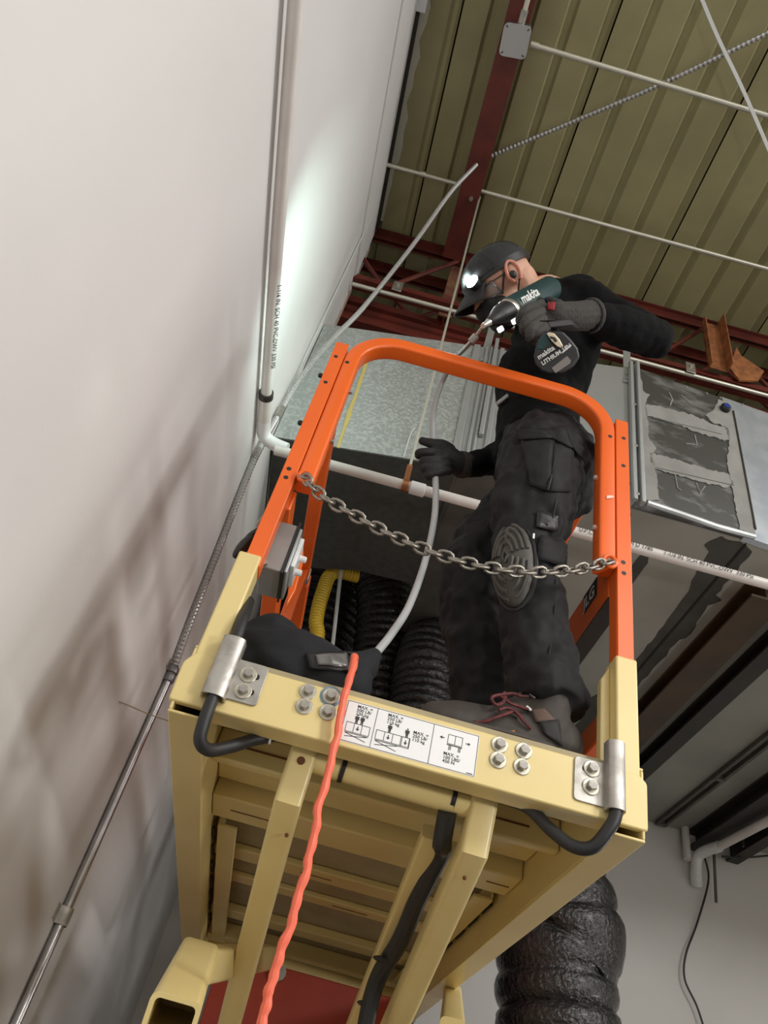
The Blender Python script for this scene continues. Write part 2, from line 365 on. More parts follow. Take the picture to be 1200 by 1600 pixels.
MB().tube([cx+V3((0.005, -.06, .03)), cx+V3((.005, -.13, .03))], .019, 12).build('connector', M['zinc'], jb)
conduit('short conduit entering the near side of the junction box, along the red beam', [cx+V3((.005, -.12, .03)), cx+V3((.005, -2.5, .03))], .013, M['conduitw'])
wb = MB(); p = atX(660, 6, WX+.02)
wb.mm((WX, .95, 5.96), (WX+.06, 1.20, 6.07)).build('wall_box', mat('wall_box_white', (.72, .72, .74), .5), None, bevel=.004)
tag(bpy.data.objects['wall_box'], 'small white box on top of the left wall at the deck edge', 'box')
# slack grey strap hanging across the deck
sp = smooth_path([atD(1085, -30, 3.6), atD(1120, 55, 3.65), (atD(1165, 150, 3.72)), atD(1225, 290, 3.8)], 6)
tag(MB().sweep(sp, rrect(.020, .004, .001, 1), _fw).build('hanging_strap', M['strap']), 'grey strap hanging diagonally in front of the deck, upper right', 'strap')

# ------------------------------------------------------------------ wall services
cw = thing('wall_conduit', 'vertical steel conduit strapped to the left wall, turning into armored cable', 'conduit', (WX+.015, 2.30, 0))
cy0, cy1 = 2.305, 2.285
MB().tube([(WX+.015, 2.33, .0), (WX+.015, cy0, 1.9), (WX+.015, cy1, 2.655)], .0125, 16).build('tube', M['conduit'], cw)
cp = V3((WX+.015, cy1, 2.66))
q = MB(); q.lathe([(.017, -.03), (.019, -.025), (.019, -.005), (.016, 0), (.020, .002), (.020, .02), (.016, .026), (.014, .03)], cp, (0, 0, 1), 14).build('coupling', mat('die_cast_fitting', (.30, .29, .30), .4, .8), cw)
MB().mm(cp+V3((-.016, -.045, .0)), cp+V3((-.012, -.012, .03))).build('clip', M['zinc'], cw)
sz = 1.935; scn = V3((WX+.001, cy0, sz))
s1 = MB(); s1.mm((WX, cy0-.020, sz-.020), (WX+.003, cy0-.055, sz+.018)); s1.mm((WX, cy0+.012, sz-.022), (WX+.003, cy0+.10, sz+.020))
arc = [V3((WX+.0025+.030*math.sin(a), cy0-.018*math.cos(a), sz-.001)) for a in [math.pi*k/8 for k in range(9)]]
s1.sweep(arc, rrect(.003, .044, .001, 1), (0, 0, 1)); st = s1.build('strap', M['zinc'], cw)
MB().lathe([(.011, 0), (.010, .006), (.003, .008)], (WX+.003, cy0+.068, sz), (1, 0, 0), 10).build('screw', M['conduit'], st)
# armored cable: corrugated jacket
def corr(path, r, pitch, amp, n=10):
    P = smooth_path(path, 10); L = [0]
    for a, b in zip(P, P[1:]): L.append(L[-1]+(b-a).length)
    out = []; rad = []; s = 0; j = 0
    while s < L[-1]:
        while L[j+1] < s: j += 1
        t = (s-L[j])/(L[j+1]-L[j]); out.append(P[j].lerp(P[j+1], t)); rad.append(r + (amp if len(rad) % 2 else 0)); s += pitch/2
    return MB().tube(out, rad, n)
mw = [V3((WX+.015, cy1, 2.685)), atX(300, 965, WX+.015), atX(345, 850, WX+.015), atX(386, 745, WX+.015), atX(412, 690, WX+.02), atX(437, 645, WX+.02)]
dA = (mw[-1]-CAM).dot(_fw); dB = (atZ(745, 257, 5.85)-CAM).dot(_fw)
fr = [(470, 590), (520, 530), (562, 487), (605, 435), (655, 370), (705, 300), (745, 257)]
mw += [atD(x, y, dA+(dB-dA)*((i+1)/len(fr))) for i, (x, y) in enumerate(fr)]
corr(mw, .0092, .014, .0034).build('armored_jacket', M['mc'], cw, angle=4)
MB().tube([atX(433, 652, WX+.02), atX(441, 637, WX+.02)], .0145, 10).build('cable_clip', M['zinc'], cw)
# its straight steel run on the wall above the clip
tag(MB().tube([atX(440, 640, WX+.01), atX(478, 555, WX+.01), atX(585, 330, WX+.01)], .004, 8).build('wall_wire', mat('pale_wire', (.55, .58, .56), .5)), 'thin straight wire running up the wall from the cable clip', 'wire')
ac = corr([atZ(766, 244, 5.94), atZ(900, 188, 5.95), atZ(1040, 128, 5.95), atZ(1260, 22, 5.93)], .0105, .022, .005)
tag(ac.build('armored_cable', M['mc'], angle=4), 'armored cable leaving the red beam and crossing the deck to the upper right', 'cable')
tw = MB().tube(smooth_path([V3((WX+.002, 1.93, 2.365)), V3((WX+.05, 2.15, 2.45)), V3((WX+.08, 2.5, 2.60))]), .0018, 6)
tag(tw.build('stub_wire', mat('tan_wire', (.38, .30, .20), .6)), 'thin bent wire sticking out of the wall left of the lift', 'wire')

# pvc condensate pipe: along the wall, elbow, then across in front of the ducts
pv = thing('pvc_drain_pipe', 'white plastic drain pipe along the wall, turning at an elbow across the ductwork', 'pipe', (WX+.03, 2.0, 3.5))
PX, PR = WX+.030, .0195
ez = 3.50
MB().tube([(PX, -3.0, 3.455), (PX, .58, 3.47), (PX, 1.18, 3.487), (PX, 1.66, 3.51), (PX, 1.93, 3.52)], PR, 18).build('wall_run', M['pvc'], pv)
el = smooth_path([V3((PX, 1.90, 3.52)), V3((PX, 1.96, 3.52)), V3((PX+.014, 1.99, 3.515)), V3((PX+.05, 2.0, 3.505)), V3((PX+.10, 2.0, 3.495))], 5)
MB().tube(el, .025, 18).build('elbow', M['pvcjoint'], pv)
MB().tube([(PX, 1.80, 3.515), (PX, 1.905, 3.519)], .0245, 18).build('socket', M['pvc'], pv)
MB().tube([(PX, 1.775, 3.514), (PX, 1.80, 3.515)], .026, 18).build('pipe_strap', M['blacksteel'], pv)
rA, rB = V3((PX+.06, 2.0, 3.478)), V3((3.2, 2.0, 3.500))
MB().tube([rA, rB], PR, 18).build('cross_run', M['pvc'], pv)
k0 = V3((.095, 2.0, 3.480)); MB().lathe([(.022, -.028), (.0255, -.026), (.0255, .026), (.022, .028)], k0, (1, 0, 0), 18).build('coupling', M['pvcjoint'], pv)
def pipe_print(s, x, off=0.0):
    m = text_mesh(s, .022, (x, 2.0-PR-.0006, 3.481+off), (1, 0, .01), (0, -.35, .94), .0003); m.build('pipe_print', M['print'], pv)
pipe_print('U.P.C.  NSF-pw  ASTM D 1785', .70, -.006); pipe_print('1-1/4 IN. SCH 40 PVC-DWV  330 PSI', 1.02, -.006)
m = text_mesh('1-1/4 IN. SCH 40 PVC-DWV 330 PSI', .022, (PX+PR*.72, 1.32, 3.493-PR*.72), (0, 1, .05), (.7, 0, .7), .0003); m.build('pipe_print', M['print'], pv)
hr = thing('pipe_hanger', 'thin threaded rod with a copper clamp carrying the drain pipe', 'hanger', (.048, 2.0, 3.48))
MB().tube([(.048, 2.0, 3.54), (.046, 2.0, 5.90)], .0055, 8).build('rod', mat('hanger_rod', (.62, .62, .52), .4, .6), hr)
h = MB(); h.mm((.037, 1.994, 3.50), (.058, 2.006, 3.585))
h.sweep([V3((.048, 2.0+.0225*math.cos(a), 3.480+.0225*math.sin(a))) for a in [math.radians(90+360*k/20) for k in range(20)]], rrect(.004, .024, .001, 1), (1, 0, 0), closed=True)
h.build('clamp', M['copper'], hr)
MB().lathe([(.0085, 0), (.0085, .014)], (.048, 2.0, 3.575), (0, 0, 1), 6).build('nut', M['copper'], hr)
# ================================================================== ductwork
ZB, ZT = 3.80, 4.66
fA, fB, fC = V3((WX+.005, 2.252, 0)), V3((.955, 2.030, 0)), V3((3.6, 2.24, 0))
nL = V3(((fB-fA).y, -(fB-fA).x, 0)).normalized(); nR = V3(((fC-fB).y, -(fC-fB).x, 0)).normalized()
fL0, fR0 = fA+V3((0, 0, ZB)), fB+V3((0, 0, ZB))
def onL(x, y, off=0): return atP(x, y, fL0+nL*off, nL)
def onR(x, y, off=0): return atP(x, y, fR0+nR*off, nR)
def fl(x, z, off=0): t = (x-fA.x)/(fB.x-fA.x); return fA.lerp(fB, t)+V3((0, 0, z))+nL*off
def frr(x, z, off=0): t = (x-fB.x)/(fC.x-fB.x); return fB.lerp(fC, t)+V3((0, 0, z))+nR*off
du = thing('air_duct', 'large rectangular galvanized air duct with a speckled sheet face next to the wall', 'duct', (0.2, 2.6, ZB))
back = V3((0, .62, 0))
xm = .235
MB().prism([fl(fA.x, ZB), fl(xm, ZB), fl(xm, ZT), fl(fA.x, ZT)], back).build('spangled_section', M['galv'], du)
MB().prism([fl(xm, ZB), fl(.955, ZB), fl(.955, ZT), fl(xm, ZT)], back).build('plain_section', M['galvplain'], du)
for x, wd in ((.205, .030), (.262, .012), (.285, .010), (.33, .02)):       # standing seams and drive cleats
    MB().prism([fl(x, ZB-.005, .002), fl(x+wd, ZB-.005, .002), fl(x+wd, ZT, .002), fl(x, ZT, .002)], nL*.010).build('seam_cleat', M['galvplain'], du, bevel=.002)
MB().prism([fl(.300, ZB+.2, .002), fl(.318, ZB+.2, .002), fl(.318, ZT+.06, .002), fl(.300, ZT+.06, .002)], nL*.022).build('standing_flange', M['galvplain'], du, bevel=.002)
yl = [onL(577, 553, .0015), onL(528, 700, .0015)]; dv = V3((.007, 0, 0)); nn = 12; a_, b_ = [], []
random.seed(11)
for i in range(nn+1):
    p = yl[0].lerp(yl[1], i/nn); a_.append(p-dv*random.uniform(.7, 1.5)); b_.append(p+dv*random.uniform(.7, 1.5))
MB().prism(a_+b_[::-1], nL*.002).build('sealant_streak', M['streak'], du)
MB().tube(smooth_path([onL(648, 668, .004), onL(641, 680, .004), onL(630, 715, .004)]), .003, 6).build('sealant_drip', mat('drip', (.6, .62, .6), .5), du)
# hanger straps rising off the duct
for i, (x, zt, lab) in enumerate(((.245, 5.2, ''), (.905, 5.05, ''))):
    hs = MB(); hs.prism([fl(x, ZT-.12, .004), fl(x+.034, ZT-.12, .004), fl(x+.034+.02, zt, -.06), fl(x+.02, zt, -.06)], nL*.003)
    o = hs.build('hanger_strap', M['galvplain'], du)
    if i == 1:
        MB().lathe([(.007, 0), (.007, .005)], fl(x+.017, ZT-.05, .007), nL, 6).build('screw', M['zinc'], o)
        MB().lathe([(.007, 0), (.007, .005)], fl(x+.017, ZT-.09, .007), nL, 6).build('screw', M['zinc'], o)
# underside of this duct: black liner board, a seam, then lighter sheet
MB().prism([fl(fA.x, ZB-.008), fl(.24, ZB-.008), V3((.24, 2.95, ZB-.008)), V3((-.05, 2.97, ZB-.008)), V3((-.25, 3.04, ZB-.008)), V3((WX+.02, 3.05, ZB-.008))], (0, 0, .007)).build('liner_panel', M['insul'], du)
MB().prism([fl(.25, ZB-.008), fl(.455, ZB-.008), V3((.455, 4.7, ZB-.008)), V3((.25, 4.7, ZB-.008))], (0, 0, .007)).build('liner_panel', M['galvdark'], du)
MB().mm((.238, 2.3, ZB-.016), (.252, 2.95, ZB-.004)).build('liner_batten', M['insul'], du)
MB().mm((.455, 2.3, ZB-.012), (.485, 4.7, ZB-.002)).build('black_gap', M['black'], du)

# right-hand duct section with its mastic-smeared patch
d2 = thing('patched_duct', 'galvanized duct section with three dark panes framed by smeared grey mastic', 'duct', (1.4, 2.4, ZB))
xe = 1.405
MB().prism([frr(.957, ZB), frr(xe, ZB), frr(xe, ZT+.02), frr(.957, ZT+.02)], back).build('patched_section', M['galvshiny'], d2)
MB().prism([frr(xe+.004, ZB-.02), frr(3.5, ZB-.02), frr(3.5, ZT+.03), frr(xe+.004, ZT+.03)], (0, .03, 0)).build('bluish_section', M['bluemetal'], d2)
# connecting flange (two folded angles, bolts) between the two sections
for x, wd, hgt, zlo in ((.925, .018, .022, ZB-.04), (.953, .016, .034, ZB-.055)):
    MB().prism([frr(x, zlo, .0), frr(x+wd, zlo, .0), frr(x+wd, ZT+.03, .0), frr(x, ZT+.03, .0)], nR*hgt).build('flange', M['galvplain'], d2, bevel=.003)
for z in (ZB-.01, ZB+.28, ZB+.56): MB().lathe([(.009, 0), (.009, .01)], frr(.943, z, .012), nR, 6).build('flange_bolt', M['zinc'], d2)
def zz(x, y): return (880+x/3.75, 560+y/3.75)
def rag(pts, amp, seed, step=14):
    """ragged outline: edges subdivided in the plane of the sheet and jittered"""
    random.seed(seed); out = []
    n = len(pts)
    for i in range(n):
        a, b = V3(pts[i]+(0,)) if len(pts[i]) == 2 else pts[i], V3(pts[(i+1) % n]+(0,)) if len(pts[(i+1) % n]) == 2 else pts[(i+1) % n]
        k = max(1, int((b-a).length/step))
        for j in range(k):
            q = a.lerp(b, j/k); s_ = amp if j else amp*.4
            out.append((q.x+random.uniform(-s_, s_), q.y+random.uniform(-s_, s_)))
    return out
def smear(pts, seed, amp=5):
    m = MB().prism([onR(*zz(*q), .001) for q in rag(pts, amp, seed)], nR*.004); return m.build('mastic_smear', M['mastic'], d2)
smear([(412, 80), (450, 105), (470, 200), (505, 215), (480, 270), (490, 340), (500, 470), (545, 530), (520, 570), (545, 700), (560, 835), (470, 830), (420, 330)], 1)
smear([(480, 275), (560, 282), (640, 305), (760, 335), (880, 390), (960, 410), (975, 480), (940, 485), (800, 440), (680, 395), (520, 345), (480, 340)], 2)
smear([(505, 555), (620, 585), (720, 615), (860, 655), (965, 680), (1000, 740), (960, 760), (800, 725), (640, 680), (540, 650), (510, 610)], 3)
smear([(905, 245), (990, 270), (1000, 330), (1060, 640), (1110, 950), (1120, 1040), (1030, 1000), (985, 760), (955, 620), (970, 500), (945, 400), (885, 385), (830, 335), (880, 305)], 4)
smear([(440, 832), (560, 848), (640, 880), (640, 895), (480, 852)], 5, 3)
for a, b in (((520, 345), (930, 445)), ((545, 640), (1000, 745))):
    p, q = onR(*zz(*a), .005), onR(*zz(*b), .005); MB().tube([p, p.lerp(q, .5), q], .0022, 5).build('sheet_edge', M['galvdark'], d2)
for a, pts in enumerate((((655, 680), (670, 760), (690, 775)), ((780, 730), (800, 790), (830, 750)), ((770, 450), (785, 510), (720, 500)), ((620, 200), (640, 240), (625, 280)), ((690, 215), (720, 240), (745, 265)))):
    MB().tube([onR(*zz(*q), .002) for q in pts], .0035, 5).build('mastic_stroke', M['mastic'], d2)
p, q = onR(*zz(995, 310), .004), onR(*zz(1125, 1000), .004); MB().tube([p, q], .006, 6).build('edge_seam', M['blacksteel'], d2)
# rolled lower lip
lp = [onR(*zz(490, 845), .006), onR(*zz(700, 915), .006), onR(*zz(900, 985), .006), onR(*zz(1120, 1045), .006)]
MB().tube(lp, .013, 8).build('lower_lip', M['galvplain'], d2)
bp_ = onR(*zz(943, 300), .004)
kn = MB().lathe([(.024, 0), (.024, .02), (.019, .026)], bp_, nR, 16).build('test_port', M['toolblack'], d2)
MB().lathe([(.0165, .0255), (.0165, .028)], bp_, nR, 16).build('blue_cap', M['brass'], kn)
for x in (720, 840, 920, 1050):
    MB().lathe([(.006, 0), (.006, .004)], onR(*zz(x, 170+(x-720)*.31), .001), nR, 6).build('screw', M['zinc'], d2)

# low soffit under the ducts
so = struct(MB().mm((.49, 2.66, ZB+.02), (6, 4.72, ZB+.06)).build('soffit', M['seam']))
def sheet(x0, x1, y0, y1, m, dz=0, nm='soffit_sheet'): return MB().mm((x0, y0, ZB-.006-dz), (x1, y1, ZB+.02)).build(nm, m, so)
sheet(.49, 1.44, 2.10, 4.71, M['masticlo']); sheet(1.446, 2.27, 2.10, 4.71, M['masticlo'])
sheet(2.276, 6.0, 2.10, 4.71, M['masticlo'])
# bare strip left between ragged mastic edges
st_px = [(1128, 838), (1165, 852), (1176, 862), (1140, 905), (1118, 930), (1128, 938), (1106, 945), (1080, 990), (1062, 1000), (1035, 1030), (1004, 1062), (985, 1090), (945, 1120), (915, 1150), (880, 1190), (850, 1190), (872, 1160), (910, 1120), (888, 1122), (900, 1104), (918, 1092), (945, 1078), (975, 1050), (1000, 1025), (1030, 985), (1060, 945), (1075, 925), (1090, 890), (1108, 862), (1100, 852)]
MB().prism([atZ(x, y, ZB-.0065) for x, y in rag(st_px, 2.2, 9, 9)], (0, 0, -.002)).build('bare_strip', M['baremetal'], so)
s2 = [(1000, 868), (1012, 862), (1012, 880), (985, 915), (965, 935), (950, 950), (960, 930)]
MB().prism([atZ(x, y, ZB-.0065) for x, y in rag(s2, 2, 10, 9)], (0, 0, -.002)).build('bare_strip', M['baremetal'], so)
MB().mm((1.438, 2.12, ZB-.012), (1.448, 4.71, ZB-.004)).build('strip_seam', M['seam'], so)
# steel under the soffit
def ibeam(label, x0, x1, z0, z1, m, nm='steel_beam', y0=2.3, y1=4.715):
    t = thing(nm, label, 'beam', ((x0+x1)/2, 3, z0)); xc = (x0+x1)/2
    MB().mm((x0, y0, z0), (x1, y1, z0+.012)).build('bottom_flange', m, t); MB().mm((xc-.006, y0, z0+.012), (xc+.006, y1, z1-.012)).build('web', m, t)
    MB().mm((x0, y0, z1-.012), (x1, y1, z1)).build('top_flange', m, t); return t
ibeam('brown steel beam under the grey soffit, nearest the lift', 1.560, 1.70, 3.70, 3.792, M['brownsteel'])
ibeam('narrow black steel beam next to the brown one under the soffit', 1.80, 1.885, 3.71, 3.792, M['blacksteel'])
ibeam('dark steel beam above the far drain pipe on the back wall', 2.46, 2.60, 3.68, 3.792, M['blacksteel'])
ibeam('farthest black beam under the soffit, right of the far drain pipe', 2.72, 2.80, 3.67, 3.792, M['blacksteel'])
ut = thing('strut_rail', 'twin-lipped grey strut rail fixed flat under the soffit', 'rail', (2.27, 4, 3.77))
for x in (2.235, 2.285): MB().mm((x, 2.4, 3.765), (x+.018, 4.68, 3.792)).build('lip', M['galvdark'], ut)
for y in (3.9, 4.64): MB().mm((2.235, y, 3.762), (2.303, y+.03, 3.79)).build('bridge', M['galvdark'], ut)
# far drain pipe, its elbow and bracket on the back wall
fp = thing('far_drain_pipe', 'white plastic drain pipe with an elbow at the back wall under the soffit', 'pipe', (2.5, 4.6, 3.6))
e0 = V3((2.50, 4.58, 3.63))
MB().tube([(2.68, 2.9, 3.64), (2.54, 4.45, 3.635), e0], .026, 14).build('run', M['pvc'], fp)
MB().tube(smooth_path([V3((2.54, 4.46, 3.635)), e0, V3((2.485, 4.64, 3.60)), V3((2.48, 4.66, 3.50))], 5), .033, 14).build('elbow', M['pvcjoint'], fp)
MB().tube([(2.48, 4.66, 3.52), (2.50, 4.70, 3.46)], .036, 14).build('socket', M['pvcjoint'], fp)
MB().tube([(2.42, 4.64, 3.58), (2.43, 4.66, 3.79)], .024, 12).build('riser', M['pvc'], fp)
MB().mm((2.60, 4.3, 3.60), (2.61, 4.32, 3.79)).build('hanger', M['blacksteel'], fp)
wr = smooth_path([atY(1100, 1335, 4.69), atY(1107, 1375, 4.69), atY(1090, 1440, 4.69), atY(1072, 1490, 4.68), atY(1070, 1530, 4.68), atY(1090, 1575, 4.68), atY(1110, 1640, 4.68)])
tag(MB().tube(wr, .006, 6).build('loose_wire', M['blacksteel']), 'thin dark wire dangling down the back wall', 'wire')
tag(MB().tube([V3((2.585, 4.6, 3.79)), atY(1119, 1410, 4.6)], .009, 6).build('cut_rod', M['galvdark']), 'short cut rod hanging beside the dangling wire', 'rod')
tag(MB().tube(smooth_path([atY(1128, 1338, 4.6), atY(1160, 1340, 4.6), atY(1220, 1335, 4.6)]), .006, 6).build('loose_wire', M['blacksteel']), 'short dark wire running level to the right under the soffit', 'wire')

# ------------------------------------------------------------------ black flexible ducts
def flex(label, path, r, pitch, group='black flexible ducts', n=28, mat_=None):
    P = smooth_path(path, 14); L = [0]
    for a, b in zip(P, P[1:]): L.append(L[-1]+(b-a).length)
    out, rad = [], []; s = 0; j = 0; k = 0
    random.seed(len(label))
    while s < L[-1]:
        while L[j+1] < s: j += 1
        out.append(P[j].lerp(P[j+1], (s-L[j])/(L[j+1]-L[j]))); ph = (s/pitch) % 1.0
        rad.append(r*(0.91+.09*abs(math.sin(math.pi*ph))**.55) + random.uniform(-.002, .002)); s += pitch/6
    m = MB().tube(out, rad, n); 
    for i, v in enumerate(m.v): m.v[i] = v + V3((random.uniform(-1, 1), random.uniform(-1, 1), random.uniform(-1, 1)))*.0022
    o = m.build('flexible_duct', mat_ or M['flex'], None, org=out[-1], angle=70); tag(o, label, 'duct', group); return o, out
flex('big black ribbed flexible duct hanging below the platform, lower right', [V3((.80, 3.35, 3.45)), V3((.92, 3.30, 3.1)), atY(880, 1440, 3.2), atY(868, 1510, 3.2), atY(873, 1620, 3.2), atY(880, 1800, 3.2)], .232, .108)
flex('shiny black flexible duct coming down from the liner behind the platform', [atY(590, 845, 3.50), atY(597, 885, 3.50), atY(604, 960, 3.50), atY(597, 1040, 3.52), atY(585, 1120, 3.52), V3((.17, 3.55, 2.5)), V3((.17, 3.55, .05))], .168, .050)
flex('dull black flexible duct bulging behind the worker\'s legs', [CAM+(V3(q)-CAM)*1.065 for q in ((.62, 3.45, 3.62), (.53, 3.32, 3.66), (.42, 3.12, 3.60), (.385, 3.05, 3.42), (.40, 3.05, 3.2), (.42, 3.08, 2.6))]+[V3((.45, 3.28, .05))], .164, .043)
flex('black duct in the dark beside the yellow hose', [V3((-.20, 4.0, 4.4)), V3((-.20, 4.0, 3.8)), V3((-.17, 4.0, 3.4)), V3((.05, 4.02, 2.8)), V3((.2, 4.02, 2.2)), V3((.2, 4.02, .05))], .29, .06)  # duct put in to darken the void behind the yellow hose
yh = corr([V3((-.04, 3.10, 3.86)), atY(520, 895, 3.08), atY(503, 930, 3.05), atY(494, 970, 3.05), atY(490, 1020, 3.05), V3((-.16, 3.05, 2.6))], .032, .016, .004, 14)
tag(yh.build('corrugated_hose', M['yhose']), 'yellow corrugated hose curving down behind the platform rails', 'hose')
tag(MB().tube([atY(534, 880, 3.02), atY(519, 1015, 3.02), atY(513, 1070, 3.02)], .009, 8).build('grey_rod', M['greytube']), 'straight grey rod hanging beside the yellow hose', 'rod')
# ================================================================== scissor lift
YF = 1.15; DK = 2.150
LF = thing('scissor_lift', 'raised scissor lift with cream-yellow platform frame and orange guard rails', 'lift', (.145, 2.0, 0))
# --- platform frame
def hollow(name, x0, x1, z0, z1, y0, y1, t=.006):
    m = MB(); m.mm((x0, y0, z0), (x1, y1, z0+t)); m.mm((x0, y0, z1-t), (x1, y1, z1))
    m.mm((x0, y0, z0+t), (x0+t, y1, z1-t)); m.mm((x1-t, y0, z0+t), (x1, y1, z1-t)); return m.build(name, M['yellow'], LF, bevel=.002)
hollow('side_beam', -.244, -.187, 2.024, 2.149, YF+.003, 3.0, .005); hollow('side_beam', .482, .534, 2.024, 2.149, YF+.003, 3.0, .005)
def cornered(pts, r=.012, seg=4):
    out = []; n = len(pts)
    for i in range(n):
        p, a, b = V3(pts[i]+(0,)), V3(pts[i-1]+(0,)), V3(pts[(i+1) % n]+(0,)); u, w_ = (a-p).normalized()*r, (b-p).normalized()*r
        for k in range(seg+1):
            t = k/seg; out.append((1-t)**2*(p+u)+2*t*(1-t)*p+t*t*(p+w_))
    return out
fp_ = cornered([(-.250, 2.0425), (-.252, 2.112), (-.238, 2.134), (.526, 2.134), (.539, 2.122), (.538, 2.0425)], .006)
fbm = MB().prism([V3((p.x, YF, p.y)) for p in fp_], (0, .014, 0)).build('front_beam', M['yellow'], LF, bevel=.0025)
MB().mm((-.187, YF+.014, 2.045), (.482, YF+.05, 2.055)).build('front_lip', M['yellow'], LF)
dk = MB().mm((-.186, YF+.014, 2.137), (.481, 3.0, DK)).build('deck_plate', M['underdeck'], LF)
MB().mm((-.25, 2.985, 2.03), (.539, 3.0, 2.14)).build('rear_beam', M['yellow'], LF, bevel=.003)
for i, (y0, y1, zb) in enumerate(((1.40, 1.425, 2.075), (1.425, 1.60, 2.118), (1.62, 1.74, 2.088), (2.02, 2.10, 2.120), (2.24, 2.30, 2.122), (2.56, 2.64, 2.112), (2.80, 2.88, 2.09))):
    MB().mm((-.186, y0, zb), (.481, y1, 2.137)).build('cross_member', M['yellow'], LF, bevel=.004)
for x0, x1, y, z in ((-.165, -.05, 1.398, 2.105), (-.145, -.05, 1.68, 2.0875), (.42, .47, 1.68, 2.0875), (.04, .12, 2.06, 2.1195), (.30, .42, 1.398, 2.105), (.15, .25, 2.27, 2.1215)):
    MB().mm((x0, y-.0015, z-.0008), (x1, y+.0015, z+.002)).build('seam_slot', M['rustspot'], LF)
for sx, xa, xb in ((-1, -.172, -.128), (1, .425, .470)):
    MB().mm((xa, 1.80, 2.090), (xb, 2.80, 2.098)).build('slide_strip', M['yellow'], LF, bevel=.002)
    MB().mm((xa if sx < 0 else xb-.006, 1.80, 2.098), (xa+.006 if sx < 0 else xb, 2.80, 2.137)).build('slide_web', M['yellow'], LF)
    for k in range(7):
        y = 1.84+.125*k; x = -.182 if sx < 0 else .4765
        MB().mm((x-.0025, y, 2.094), (x+.0025, y+.075, 2.1)).build('weld_slot', M['seam'], LF)
# --- bolts with washers, shared meshes
hexb = MB().lathe([(.0088, 0), (.0088, .007), (.0078, .0085), (.0, .0086)], (0, 0, 0), (0, -1, 0), 6).build('bolt', M['zinc'], None, org=(0, 0, 0), angle=20)
wash = MB().lathe([(.0145, 0), (.0145, .002), (.0135, .0028), (.0, .003)], (0, 0, 0), (0, -1, 0), 18).build('washer', M['washer'], None, org=(0, 0, 0))
def bolt(x, z, y=YF, lab=None):
    o = put(hexb, 'bolt', LF, (x, y-.003, z), Matrix.Rotation(random.uniform(0, 1), 3, 'Y'), lab)
    b = bpy.data.objects.new('washer', wash.data); COL.objects.link(b); b.parent = o; b.matrix_local = o.matrix_local.to_3x3().inverted().to_4x4() @ Matrix.Translation((0, .003, 0)); return o
for x, z in ((-.041, 2.118), (-.040, 2.091), (-.001, 2.092), (.286, 2.118), (.286, 2.091), (.327, 2.119), (.326, 2.091)): bolt(x, z)
bolt(-.003, 2.121, YF, 'bolt with blue dye around its washer')
MB().lathe([(.019, 0), (.0175, .0006)], (-.003, YF, 2.121), (0, -1, 0), 14).build('dye_stain', M['bluepaint'], fbm)
# --- cable brackets: slotted plate and half-round cover
def bracket(xa, xb, xc, xd, zlo, zhi, plo, phi, side):
    a = MB().prism([V3((p.x, YF-.0035, p.y)) for p in cornered([(xa, plo), (xb, plo), (xb, phi), (xa, phi)], .008)], (0, .003, 0)).build('cable_bracket', M['zinc'], LF, bevel=.0008)
    xm_ = (xc+xd)/2; r = (xd-xc)/2; arc = [V3((xm_-r*math.cos(t), YF-.002-.024*math.sin(t)**.32, 0)) for t in [math.pi*k/10 for k in range(11)]]
    inn = [V3((xm_-(r-.003)*math.cos(t), YF-.002-.021*math.sin(t)**.32, 0)) for t in [math.pi*k/10 for k in range(11)]][::-1]
    MB().rings([[p+V3((0, 0, z)) for p in arc+inn] for z in (zlo, zhi)]).build('hood', M['zinc'], a)
    for z in (2.117, 2.088):
        s = xb-.028 if side < 0 else xa+.013
        MB().prism([V3((p.x, YF-.0042, p.y)) for p in cornered([(s, z-.005), (s+.018, z-.005), (s+.018, z+.005), (s, z+.005)], .0048)], (0, .001, 0)).build('slot', M['seam'], a)
bracket(-.172, -.114, -.203, -.163, 2.058, 2.168, 2.067, 2.141, -1); bracket(.413, .470, .463, .494, 2.054, 2.172, 2.060, 2.136, 1)
for x, z in ((-.143, 2.117), (-.142, 2.087), (.442, 2.119), (.441, 2.088)): bolt(x, z, YF-.003)
# --- load label
lb = MB().prism([V3((p.x, YF-.0006, p.y)) for p in cornered([(.026, 2.0515), (.2515, 2.0515), (.2515, 2.1245), (.026, 2.1245)], .0025)], (0, .0006, 0)).build('load_label', M['white'], LF)
YL = YF-.0009; PRN = MB()
def seg(x0, z0, x1, z1, w=.0009):
    d = V3((x1-x0, 0, z1-z0)); n = V3((-d.z, 0, d.x)).normalized()*w/2; a, b = V3((x0, YL, z0)), V3((x1, YL, z1)); PRN.prism([a-n, b-n, b+n, a+n], (0, .0003, 0))
def loop(pts, w=.0009):
    for a, b in zip(pts, pts[1:]+pts[:1]): seg(*a, *b, w)
def fill(pts): PRN.prism([V3((x, YL, z)) for x, z in pts], (0, .0003, 0))
X0, X1, Z0, Z1 = .0275, .2500, 2.053, 2.123
loop([(X0, Z0), (X1, Z0), (X1, Z1), (X0, Z1)]); seg(.078, Z0, .078, Z1); seg(.174, Z0, .174, Z1)
def man(x, z, s=1.0):
    fill([(x-.0034*s, z+.0125*s), (x+.0034*s, z+.0125*s), (x+.0036*s, z+.0065*s), (x+.0026*s, z+.0065*s), (x+.0022*s, z+.010*s), (x+.002*s, z), (x+.0004*s, z), (x, z+.006*s), (x-.0004*s, z), (x-.002*s, z), (x-.0022*s, z+.010*s), (x-.0026*s, z+.0065*s), (x-.0036*s, z+.0065*s)])
    fill([(x+.0014*s*math.cos(2*math.pi*k/8), z+.0145*s+.0014*s*math.sin(2*math.pi*k/8)) for k in range(8)])
